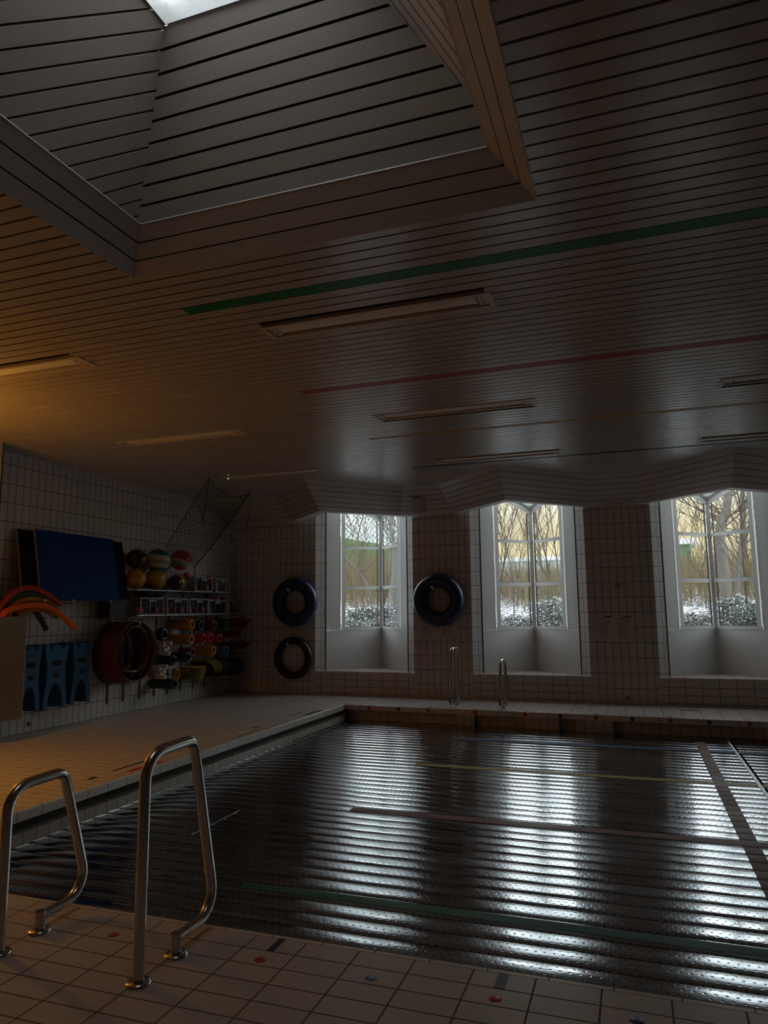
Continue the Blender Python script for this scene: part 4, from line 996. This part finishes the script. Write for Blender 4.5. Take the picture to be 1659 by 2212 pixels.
# ------------------------------------------------------------------ tubes on the far wall
M_tubeb = pm('blue_black_rubber', (0.012,0.024,0.085), 0.28, var=0.1, scale=3); M_tubek = pm('black_rubber', (0.010,0.010,0.012), 0.35)
def inner_tube(x, z, R, r, mat, label, hz):
    e = thing('inner_tube', (x, YF, z), label, 'inner tube', 'inflated tubes on the far wall')
    yc = YF-r-0.015
    m = MB(); m.torus((x,yc,z), (0.02,1,0.0), R-r, r, 64, 24); m.build('rubber', [mat], e)
    m = MB(); m.torus((x,yc-r*0.55,z), (0.02,1,0.0), R-r*1.45, 0.004, 64, 6); m.build('seam', [mat], e)
    m = MB(); a = 0.9; m.tube([(x+(R-2*r)*math.cos(a)*1.0, yc, z+(R-2*r)*math.sin(a)), (x+(R-2*r-0.04)*math.cos(a), yc-0.01, z+(R-2*r-0.04)*math.sin(a))], 0.007, 8); m.build('valve', [M_rack], e)
    h = thing('tube_hook', (x, YF, z+R-2*r), 'white tipped hook holding the '+label.split(' hanging')[0], 'hook', 'hooks holding the inflated tubes')
    zz = z+R-2*r-0.012
    q = MB(); q.tube([(x-0.07,YF,zz),(x-0.07,YF-2*r-0.04,zz),(x-0.07,YF-2*r-0.04,zz+0.04)], 0.007, 8); q.build('rod', [M_rack], h)
    q = MB(); q.box((x-0.085,YF-2*r-0.052,zz-0.005),(x-0.055,YF-2*r-0.03,zz+0.05)); q.box((x-0.085,YF-2*r-0.052,zz-0.005),(x-0.02,YF-2*r-0.034,zz+0.012)); q.build('tip', [M_cap], h)
inner_tube(-5.83, 1.645, 0.445, 0.118, M_tubeb, 'dark blue inflated tube hanging left of the first window', 1.86)
inner_tube(-3.135, 1.645, 0.445, 0.122, M_tubeb, 'dark blue inflated tube hanging on the pier between two windows', 1.86)
inner_tube(-5.88, 0.64, 0.38, 0.070, M_tubek, 'thin black inflated tube hanging below the left blue tube', 0.91)
# notices
M_paper = pm('notice_paper', (0.62,0.60,0.57), 0.5, var=0.03); M_sheet = pm('notice_sheet', (0.56,0.50,0.45), 0.35, var=0.03); M_txt = pm('notice_print', (0.16,0.15,0.16), 0.6); M_red = pm('notice_red', (0.36,0.03,0.04), 0.5)
def notice(x0, x1, z0, z1, red, label, pict):
    yy = YF-0.004
    e = thing('notice_sheet', ((x0+x1)/2, yy, z0), label, 'notice', 'laminated notices on the piers')
    m = MB(); m.box((x0,yy-0.003,z0),(x1,yy+0.003,z1)); m.build('sheet', [M_paper], e)
    w = x1-x0; h = z1-z0
    if red:
        m = MB(); m.box((x0+w*0.48,yy-0.0045,z1-h*0.075),(x0+w*0.94,yy-0.0028,z1-h*0.015)); m.build('red_bar', [M_red], e)
    m = MB(); m.box((x0+w*0.12,yy-0.0045,z1-h*0.145),(x0+w*0.55,yy-0.0028,z1-h*0.115))
    z = z1-h*0.25; i = 0
    while z > z0+h*0.10:
        ln = (0.50,0.56,0.48,0.58,0.45)[i%5]
        xx = x0+w*0.16
        while xx < x0+w*(0.16+ln):
            seg = w*(0.05+0.05*((i*7+int(xx*1000))%3)); m.box((xx,yy-0.0045,z),(min(xx+seg,x0+w*(0.16+ln)),yy-0.0028,z+h*0.014)); xx += seg+w*0.02
        z -= h*0.036 if i%4 else h*0.06; i += 1
    m.build('printed_lines', [M_txt], e)
    if pict:
        m = MB(); cx_, cz = x0+w*0.72, z1-h*0.21
        m.lathe((cx_,yy-0.003,cz), (0,-1,0), [(1e-4,0.0015),(w*0.07,0.0015),(w*0.07,0)], 12); m.box((cx_-w*0.12,yy-0.0045,cz+h*0.01),(cx_,yy-0.0028,cz+h*0.03)); m.build('picture', [M_txt if not red else M_myel], e)
notice(-0.59,-0.325,0.965,1.357,True,'notice with a red bar, left one of the pair under the round sensor',True); notice(-0.312,-0.035,0.958,1.355,True,'notice with a red bar, right one of the pair under the round sensor',True)
notice(-3.535,-3.20,1.01,1.30,False,'pale notice below the blue tube, left one',False); notice(-3.15,-2.87,1.03,1.30,False,'pale notice below the blue tube, right one with a small dark picture',True)
m = MB(); m.lathe((-0.229,YF,1.828), (0,-1,0), [(0.045,0),(0.045,0.02),(0.03,0.035),(1e-4,0.037)], 24); o = m.build('wall_sensor', [pm('grey_sensor',(0.30,0.27,0.24),0.5)], origin=(-0.229,YF,1.828)); tag(o, 'round grey sensor above the notices with red bars', 'sensor')
m = MB(); m.lathe((-0.173,YF,0.095), (0,-1,0), [(0.030,0),(0.030,0.008),(0.02,0.012),(1e-4,0.012)], 24); o = m.build('drain_plug', [pm('ochre_cap',(0.26,0.20,0.13),0.5)], origin=(-0.173,YF,0.095)); tag(o, 'small round cap low on the pier under the notices', 'cap')
m = MB(); m.lathe((XL,7.22,0.10), (1,0,0), [(0.028,0),(0.028,0.008),(0.02,0.012),(1e-4,0.012)], 24); o = m.build('drain_plug', [pm('dark_cap',(0.08,0.07,0.06),0.5)], origin=(XL,7.22,0.10)); tag(o, 'small dark round cap low on the left wall below the swim belts', 'cap')

# ------------------------------------------------------------------ outside: snowy bank, shrubs, thicket, trees, buildings
def gz(x, y):
    b = 0.62+0.165*max(0, min(y, 22)-13.0)+0.02*max(0, y-22)
    return b+0.12*noise.noise((x*0.5, y*0.5, 0))+0.05*noise.noise((x*1.7, y*1.7, 3))
gm, nt, b_ = new_mat('snowy_leaf_litter'); N = nt.nodes; L = nt.links
tc = N.new('ShaderNodeTexCoord'); n1 = N.new('ShaderNodeTexNoise'); n1.inputs['Scale'].default_value = 7.0; n1.inputs['Detail'].default_value = 8; n1.inputs['Roughness'].default_value = 0.75
L.new(tc.outputs['Object'], n1.inputs['Vector']); rp = N.new('ShaderNodeValToRGB'); rp.color_ramp.elements[0].position = 0.42; rp.color_ramp.elements[1].position = 0.55
rp.color_ramp.elements[0].color = (0.045,0.038,0.022,1); rp.color_ramp.elements[1].color = (0.78,0.82,0.88,1); L.new(n1.outputs['Fac'], rp.inputs[0]); L.new(rp.outputs[0], b_.inputs['Base Color']); b_.inputs['Roughness'].default_value = 0.9
g = MB(); xs = [-24+0.5*i for i in range(81)]; ys = [13.0+0.4*j for j in range(60)]+[38+4*j for j in range(8)]
g.grid([[(x, y, gz(x, y)) for x in xs] for y in ys], 0, True)
gr = g.build('ground_snow', [gm]); struct(gr, 'snow dusted bank rising outside the windows', 'ground')
M_leaf = pm('evergreen_leaf', (0.03,0.055,0.022), 0.5, var=0.5, scale=3); M_leafb = pm('brown_leaf', (0.09,0.055,0.025), 0.7, var=0.4); M_snow = pm('snow', (0.82,0.86,0.92), 0.8, var=0.03); M_bark = pm('bark', (0.13, 0.115, 0.10), 0.9, var=0.4, scale=12, bump=0.6, bscale=30); M_twig = pm('twig', (0.20, 0.155, 0.095), 0.9, var=0.4); M_dtwig = pm('dark_twig', (0.07, 0.055, 0.04), 0.9, var=0.3)
rnd = random.Random(3)
def shrub_meshes(seed, w, h, n, snow, brown):
    r = random.Random(seed); m = MB()
    for _ in range(n):
        a = r.uniform(0, 2*PI); q = math.sqrt(r.random()); zz = r.random()
        rad = w*q*(0.7+0.3*r.random()*math.cos(3*a)); p = V3((rad*math.cos(a), rad*math.sin(a)*0.8, h*zz*(1-0.35*q)))
        s = r.uniform(0.012, 0.028); u = V3((r.uniform(-1,1), r.uniform(-1,1), r.uniform(-.4,.6))).normalized(); v = u.cross(V3((r.uniform(-1,1), r.uniform(-1,1), r.uniform(-1,1)))).normalized()
        mi = 1 if r.random() < snow*(0.5+zz) else (2 if r.random() < brown else 0)
        m.face([p-u*s, p-v*s*0.5, p+u*s, p+v*s*0.5], m=mi)
        if mi == 1 and r.random() < 0.6:
            m.face([p+V3((-s*0.6,-s*0.5,0.006)), p+V3((s*0.6,-s*0.4,0.006)), p+V3((s*0.5,s*0.5,0.008)), p+V3((-s*0.5,s*0.4,0.008))], m=1)
    t = MB()
    for _ in range(9):
        a = r.uniform(0, 2*PI); t.tube([(0,0,-0.1),(w*0.3*math.cos(a),w*0.3*math.sin(a),h*0.4),(w*0.6*math.cos(a),w*0.6*math.sin(a),h*0.8)], [0.012,0.008,0.004], 5)
    return m, t
protos = []
def shrub(x, y, pi, label, group, sc=1.0):
    if pi >= len(protos) or protos[pi] is None:
        pass
    seed, w, h, n, sn, br, kind = SH[pi]
    if pi not in SHM:
        m, t = shrub_meshes(seed, w, h, n, sn, br)
        e = thing('snowy_shrub', (0,0,0), 'x', 'shrub'); a = m.build('foliage', [M_leaf, M_snow, M_leafb], e); b = t.build('stems', [M_dtwig], e); SHM[pi] = e; c = e
    else: c = dup(SHM[pi], (0,0,0))
    c.location = (x, y, gz(x, y)-0.05); c.rotation_euler = (0, 0, rnd.uniform(0, 6.28)) if True else (0,0,0); c.scale = (sc, sc, sc)
    tag(c, label, 'shrub', group)
SHM = {}
SH = [(11,0.70,0.66,5200,0.20,0.20,'ev'), (12,0.75,0.56,5000,0.15,0.12,'ev'), (13,0.6,0.40,3400,0.24,0.4,'br'), (14,0.75,0.48,5000,0.07,0.05,'green')]
WX = {'left window': -4.55, 'middle window': -1.66, 'right window': 1.25}
for wn, wx in WX.items():
    pts = [(13.9,-0.5,0),(13.8,0.35,1 if wn != 'right window' else 3),(14.5,0.05,2),(14.6,-0.75,0),(15.0,0.65,1),(15.6,-0.3,2),(15.8,0.4,0)]
    names = ['nearest on the left', 'nearest on the right', 'second row centre', 'second row far left', 'third row right', 'back row left', 'back row right']
    for k, (y, dx, pi) in enumerate(pts):
        x = wx*y/12.86+dx
        shrub(x, y, (pi+k) % 3 if wn == 'left window' else pi, 'snow flecked shrub outside the %s, %s' % (wn, names[k]), 'snowy shrubs on the bank', 1.0+0.15*rnd.uniform(-1,1))
# saplings
def sapling_mesh(seed, h, nb, r0):
    r = random.Random(seed); m = MB()
    def grow(p, d, ln, rad, depth):
        pts = [p]; n = 6; q = V3(p); dd = V3(d)
        for i in range(n):
            dd = (dd+V3((r.uniform(-.16,.16), r.uniform(-.16,.16), r.uniform(-.03,.10)))).normalized(); q = q+dd*ln/n; pts.append(V3(q))
        m.tube(pts, [max(0.0018, rad*(1-0.8*i/n)) for i in range(n+1)], 5 if depth == 0 else 4, False)
        if depth < 2:
            for _ in range(nb if depth == 0 else 4):
                t = r.uniform(0.18, 0.97); k = min(n-1, int(t*n)); b = pts[k].lerp(pts[k+1], t*n-k)
                a = r.uniform(0, 2*PI); nd = (dd*0.75+V3((math.cos(a), math.sin(a), 0.5))*0.65).normalized()
                grow(b, nd, ln*r.uniform(0.22,0.42), rad*0.42, depth+1)
    grow(V3((0,0,-0.1)), V3((r.uniform(-.15,.15), r.uniform(-.1,.1), 1)), h, r0, 0)
    return m
SP = {}
def sapling(x, y, k, label, group, sc=1.0, rz=None, mat=None):
    if k not in SP:
        m = sapling_mesh(100+k, (3.6,4.4,5.0,3.2,4.0,2.4)[k], (16,18,20,18,22,16)[k], (0.014,0.02,0.022,0.011,0.014,0.010)[k])
        o = m.build('bare_sapling', [M_twig if k%2 else M_dtwig]); SP[k] = o
    else: o = SP[k].copy(); COL.objects.link(o)
    o.location = (x, y, gz(x, y)); o.rotation_euler = (0, 0, rnd.uniform(0, 6.28)); o.scale = (sc, sc, sc)
    tag(o, label, 'sapling', group)
for wn, wx in WX.items():
    for k in range(17):
        y = rnd.uniform(15.5, 23.5); x = wx*y/12.86+rnd.uniform(-1.15, 1.15)
        sapling(x, y, k % 6, 'thin bare sapling in the thicket seen through the '+wn, 'bare saplings outside the '+wn, rnd.uniform(0.85, 1.25))
# brushwood belt: dense low twigs, nobody could count it
bw = MB(); r = random.Random(5)
for _ in range(5200):
    wx = r.choice(list(WX.values())) if r.random() < 0.85 else r.uniform(-6, 3)
    y = r.uniform(18.5, 24); x = wx*y/12.86+r.uniform(-1.5, 1.5); z = gz(x, y); hh = r.uniform(0.6, 1.75 if wx < -4 else 1.35 if wx > 0 else 0.95)
    p = V3((x,y,z)); q = p+V3((r.uniform(-.3,.3), r.uniform(-.2,.2), hh)); mid = p.lerp(q, 0.5)+V3((r.uniform(-.08,.08), 0, 0))
    bw.tube([p, mid, q], [0.006,0.005,0.002], 3, False, m=0 if r.random() < 0.7 else 1)
o = bw.build('brushwood', [M_twig, pm('dry_grass', (0.22,0.17,0.07), 0.9)]); tag(o, 'dense brown brushwood along the top of the snowy bank', 'brushwood', None, 'stuff')
# larger trees
def tree(name, x, y, path, r0, seed, label):
    z = gz(x, y); e = thing(name, (x, y, z), label, 'tree', 'trees outside the windows')
    P = [V3((x+a, y+b, z+c)) for a, b, c in path]; n = len(P)
    # smooth the trunk
    pts = []
    for i in range(n-1):
        for k in range(5): pts.append(P[i].lerp(P[i+1], k/5))
    pts.append(P[-1])
    m = MB(); m.tube(pts, [r0*(1-0.55*i/len(pts))*(1+0.06*math.sin(i*1.7)) for i in range(len(pts))], 14); m.build('trunk', [M_bark], e)
    r = random.Random(seed); m = MB()
    for _ in range(20 if r0 > 0.1 else 9):
        k = r.randrange(int(len(pts)*0.35), len(pts)); p = pts[k]; a = r.uniform(0, 2*PI); d = V3((math.cos(a), math.sin(a)*0.6, r.uniform(0.1,0.9))).normalized(); q = [p]; dd = d; ln = r.uniform(1.0, 2.6)
        for i in range(6):
            dd = (dd+V3((r.uniform(-.25,.25), r.uniform(-.2,.2), r.uniform(-.12,.2)))).normalized(); q.append(q[-1]+dd*ln/6)
        m.tube(q, [min(0.014,r0*0.16)*(1-i/7)+0.003 for i in range(7)], 6, False)
        for _ in range(4):
            s0 = q[r.randrange(2,7)]; dd2 = (dd+V3((r.uniform(-1,1), r.uniform(-.7,.7), r.uniform(-.4,.9)))).normalized(); m.tube([s0, s0+dd2*0.35+V3((0,0,0.03)), s0+dd2*0.8], [0.007,0.005,0.002], 4, False)
    m.build('branches', [M_dtwig], e)
def trunk(x0, y, pts): z0 = gz(x0, y); return [(a-x0, dy, c-z0) for a, dy, c in pts]
tree('leaning_tree', 1.93, 17.5, trunk(1.93,17.5,[(1.96,0,1.2),(1.93,0,2.24),(1.90,0,3.02),(1.93,0.02,3.28),(2.08,0.05,3.63),(2.155,0.1,3.99),(2.26,0.1,4.8),(2.3,0.1,6.2)]), 0.135, 1, 'thick grey tree bending right outside the right window')
tree('slim_tree', 2.33, 18.5, trunk(2.33,18.5,[(2.28,0,1.4),(2.33,0,2.28),(2.41,0,2.73),(2.50,0,3.36),(2.57,0.1,4.14),(2.62,0.2,6.3)]), 0.06, 2, 'slim dark tree at the right side of the right window view')
tree('slim_tree', 2.45, 19.5, trunk(2.45,19.5,[(2.40,0,1.5),(2.56,0,2.84),(2.69,0,3.15),(2.74,0.1,4.1),(2.7,0.2,6.0)]), 0.05, 3, 'second slim tree bent right behind the right window')
tree('leaning_tree', -5.17, 15.6, trunk(-5.17,15.6,[(-5.17,0,0.9),(-5.17,0,2.11),(-5.165,0,2.90),(-5.20,0,3.06),(-5.25,0,3.30),(-5.27,0.05,3.63),(-5.30,0.1,4.6),(-5.3,0.1,6.2)]), 0.068, 4, 'grey tree behind the right panes of the left window')
tree('fallen_tree', -6.15, 16.5, trunk(-6.15,16.5,[(-6.02,0,1.25),(-6.15,0,1.99),(-6.25,0.05,2.22),(-6.72,0.1,2.73),(-6.95,0.1,2.95)]), 0.036, 5, 'thin trunk leaning left across the left window view')
tree('slim_tree', -6.26, 16.0, trunk(-6.26,16.0,[(-6.30,0,1.0),(-6.27,0,2.2),(-6.26,0,3.15),(-6.20,0,3.44),(-6.10,0,3.74),(-6.05,0,5.0)]), 0.022, 7, 'very slim tree behind the left panes of the left window')
tree('slim_tree', -2.61, 21, [(0.25,0,-0.2),(0.1,0,1.2),(0.0,0.1,2.6),(-0.15,0.2,4.2),(-0.2,0.2,6.5)], 0.04, 6, 'slim tree near the mullion of the middle window')
# hedge and buildings
M_hedge = pm('hedge_green', (0.05,0.12,0.04), 0.8, var=0.5, scale=5, bump=1.0, bscale=12)
h_ = MB(); r = random.Random(9)
rows = []
for j, (dy, dz) in enumerate(((-0.8,0),(-0.75,1.0),(-0.3,1.3),(0.4,1.25),(0.8,0))):
    rows.append([(-22+0.4*i, 31.0+dy+r.uniform(-.1,.1), 2.0+(2.0+dz*(0.58-0.145*(0.4*i-10)) if dz else 0.0)+r.uniform(-.04,.04)) for i in range(41)])
h_.grid(rows, 0, True); o = h_.build('clipped_hedge', [M_hedge]); tag(o, 'green hedge sloping down to the right beyond the left window', 'hedge')
# pale hall with a diamond patterned facade
dm_, nt, b_ = new_mat('diamond_facade'); N = nt.nodes; L = nt.links
tc = N.new('ShaderNodeTexCoord'); mp = N.new('ShaderNodeMapping'); mp.inputs['Rotation'].default_value = (0,0.785,0); L.new(tc.outputs['Object'], mp.inputs[0])
vo = N.new('ShaderNodeTexVoronoi'); vo.inputs['Scale'].default_value = 5.0; vo.inputs['Randomness'].default_value = 0.25; L.new(mp.outputs[0], vo.inputs['Vector'])
rp = N.new('ShaderNodeValToRGB'); rp.color_ramp.elements[0].position = 0.22; rp.color_ramp.elements[1].position = 0.34; rp.color_ramp.elements[0].color = (0.22,0.30,0.30,1); rp.color_ramp.elements[1].color = (0.80,0.88,0.90,1)
L.new(vo.outputs['Distance'], rp.inputs[0]); L.new(rp.outputs[0], b_.inputs['Base Color'])
def building(name, lo, hi, wall, label, nx, nz, win):
    e = thing(name, ((lo[0]+hi[0])/2, (lo[1]+hi[1])/2, lo[2]), label, 'building')
    m = MB(); m.box(lo, hi); m.build('walls', [wall], e)
    m = MB(); m.box((lo[0]-0.3,lo[1]-0.3,hi[2]),(hi[0]+0.3,hi[1]+0.3,hi[2]+0.25)); m.build('roof_edge', [M_whitef], e)
    if win:
        w = (hi[0]-lo[0])/nx; h = (hi[2]-lo[2])/nz
        for i in range(nx):
            for j in range(nz):
                m = MB(); x = lo[0]+w*(i+0.5); z = lo[2]+h*(j+0.55); m.box((x-w*0.22,lo[1]-0.04,z-h*0.25),(x+w*0.22,lo[1]+0.02,z+h*0.25)); m.build('window', [win], e)
    return e
M_bwin = pm('far_window', (0.25,0.33,0.38), 0.2)
building('patterned_hall', (-20,36,2.0), (-9.4,46,13.0), dm_, 'pale hall with a diamond patterned front beyond the left window', 1, 1, None)
building('far_house', (-9.2,47,1.5), (-3.4,55,4.65), pm('pale_grey_render', (0.55,0.60,0.62), 0.8), 'pale flat roofed house far behind the middle window', 5, 1, M_bwin)
building('green_container', (1.2,33,2.4), (2.42,35.5,4.2), pm('green_metal', (0.05,0.20,0.11), 0.6), 'green container behind the left panes of the right window', 1, 1, None)

# ------------------------------------------------------------------ sky
w = bpy.data.worlds.new('World'); S.world = w; w.use_nodes = True; nt = w.node_tree; N = nt.nodes; L = nt.links
bg = N['Background']; tc = N.new('ShaderNodeTexCoord'); sx = N.new('ShaderNodeSeparateXYZ'); L.new(tc.outputs['Generated'], sx.inputs[0])
# overcast winter sky: creamy band low over the bank ahead and to the right, pale blue to the left, bright overhead
r1 = N.new('ShaderNodeMapRange'); r1.inputs[1].default_value = -0.42; r1.inputs[2].default_value = -0.24; L.new(sx.outputs['X'], r1.inputs[0])
hz = N.new('ShaderNodeMix'); hz.data_type = 'RGBA'; hz.inputs[6].default_value = (0.80,0.95,1.0,1); hz.inputs[7].default_value = (1.0,0.87,0.54,1); L.new(r1.outputs[0], hz.inputs[0])
r2 = N.new('ShaderNodeMapRange'); r2.inputs[1].default_value = 0.10; r2.inputs[2].default_value = 0.32; r2.interpolation_type = 'SMOOTHSTEP'; L.new(sx.outputs['Z'], r2.inputs[0])
ov = N.new('ShaderNodeMix'); ov.data_type = 'RGBA'; L.new(r2.outputs[0], ov.inputs[0])
r3 = N.new('ShaderNodeMapRange'); r3.inputs[1].default_value = 0.35; r3.inputs[2].default_value = 0.85; r3.interpolation_type = 'SMOOTHSTEP'; L.new(sx.outputs['Z'], r3.inputs[0])
up_ = N.new('ShaderNodeMix'); up_.data_type = 'RGBA'; up_.inputs[6].default_value = (SKY*0.88,SKY*0.97,SKY,1); up_.inputs[7].default_value = (1.65,1.62,1.75,1); L.new(r3.outputs[0], up_.inputs[0]); L.new(up_.outputs[2], ov.inputs[7]); L.new(hz.outputs[2], ov.inputs[6])
L.new(ov.outputs[2], bg.inputs['Color']); bg.inputs['Strength'].default_value = 1.0
# sky portals only steer the sampling of the daylight
def area(name, loc, rot, sx_, sy_, power, col, portal=False):
    l = bpy.data.lights.new(name, 'AREA'); l.shape = 'RECTANGLE'; l.size = sx_; l.size_y = sy_; l.energy = power; l.color = col
    o = bpy.data.objects.new(name, l); COL.objects.link(o); o.location = loc; o.rotation_euler = rot
    if portal: l.cycles.is_portal = True
    return o
for a, b in NICHE: area('daylight_portal', ((a+b)/2, 12.95, 2.4), (PI/2, 0, PI), 1.9, 2.7, 1, (1,1,1), True).rotation_euler = (-PI/2, 0, 0)
area('daylight_portal', (-1.57, 2.09, 4.6), (0,0,0), 1.0, 1.2, 1, (1,1,1), True)
# warm up-and-down wall lamp just outside the picture: its shade keeps the light on the ceiling and the deck
LP_ = (-6.50, 3.9, 2.30)
e = thing('wall_lamp', (XL, 3.9, 2.3), 'warm up and down wall lamp left of the pier, outside the picture', 'lamp')
m = MB(); m.sphere(LP_, 0.07, 24, 16); m.build('bulb', [emit_mat('warm_bulb', (1.0,0.42,0.035), LAMP)], e, merge=True)
m = MB(); m.lathe(LP_, (0,0,1), [(0.170,-0.085),(0.170,0.062),(0.176,0.062),(0.176,-0.085),(0.170,-0.085)], 40); m.build('shade', [pm('bronze_shade', (0.08,0.05,0.03), 0.5)], e)
m = MB(); m.tube([(XL,3.9,2.3),(LP_[0]-0.17,3.9,2.3)], 0.012, 10); m.lathe((XL,3.9,2.3), (1,0,0), [(0.06,0.0),(0.06,0.015),(0.012,0.02)], 20)
for q in (0.6, 2.7, 4.8): m.tube([LP_, (LP_[0]+0.172*math.cos(q), 3.9+0.172*math.sin(q), 2.3)], 0.006, 6)
m.build('bracket', [M_rack], e)

# ------------------------------------------------------------------ camera
cam = bpy.data.cameras.new('camera'); co = bpy.data.objects.new('camera', cam); COL.objects.link(co); S.camera = co
cam.sensor_fit = 'HORIZONTAL'; cam.sensor_width = 36; cam.lens = 1535.573*36/1659; cam.clip_start = 0.05; cam.clip_end = 200
yaw, pitch, roll = map(math.radians, (19.15966, 8.0118, -0.54239))
f = V3((-math.sin(yaw), math.cos(yaw), 0)); r = V3((math.cos(yaw), math.sin(yaw), 0)); u = V3((0,0,1))
f2 = f*math.cos(pitch)+u*math.sin(pitch); u2 = u*math.cos(pitch)-f*math.sin(pitch)
r3 = r*math.cos(roll)+u2*math.sin(roll); u3 = u2*math.cos(roll)-r*math.sin(roll)
co.matrix_world = Matrix(((r3.x,u3.x,-f2.x,0),(r3.y,u3.y,-f2.y,0),(r3.z,u3.z,-f2.z,1.45),(0,0,0,1)))
S.view_settings.view_transform = 'Standard'; S.view_settings.look = 'None'; S.view_settings.gamma = 1.0; S.view_settings.exposure = 0.0
S.view_settings.use_curve_mapping = False
S.cycles.use_denoising = True; S.cycles.max_bounces = 8; S.cycles.diffuse_bounces = 5; S.cycles.transparent_max_bounces = 12
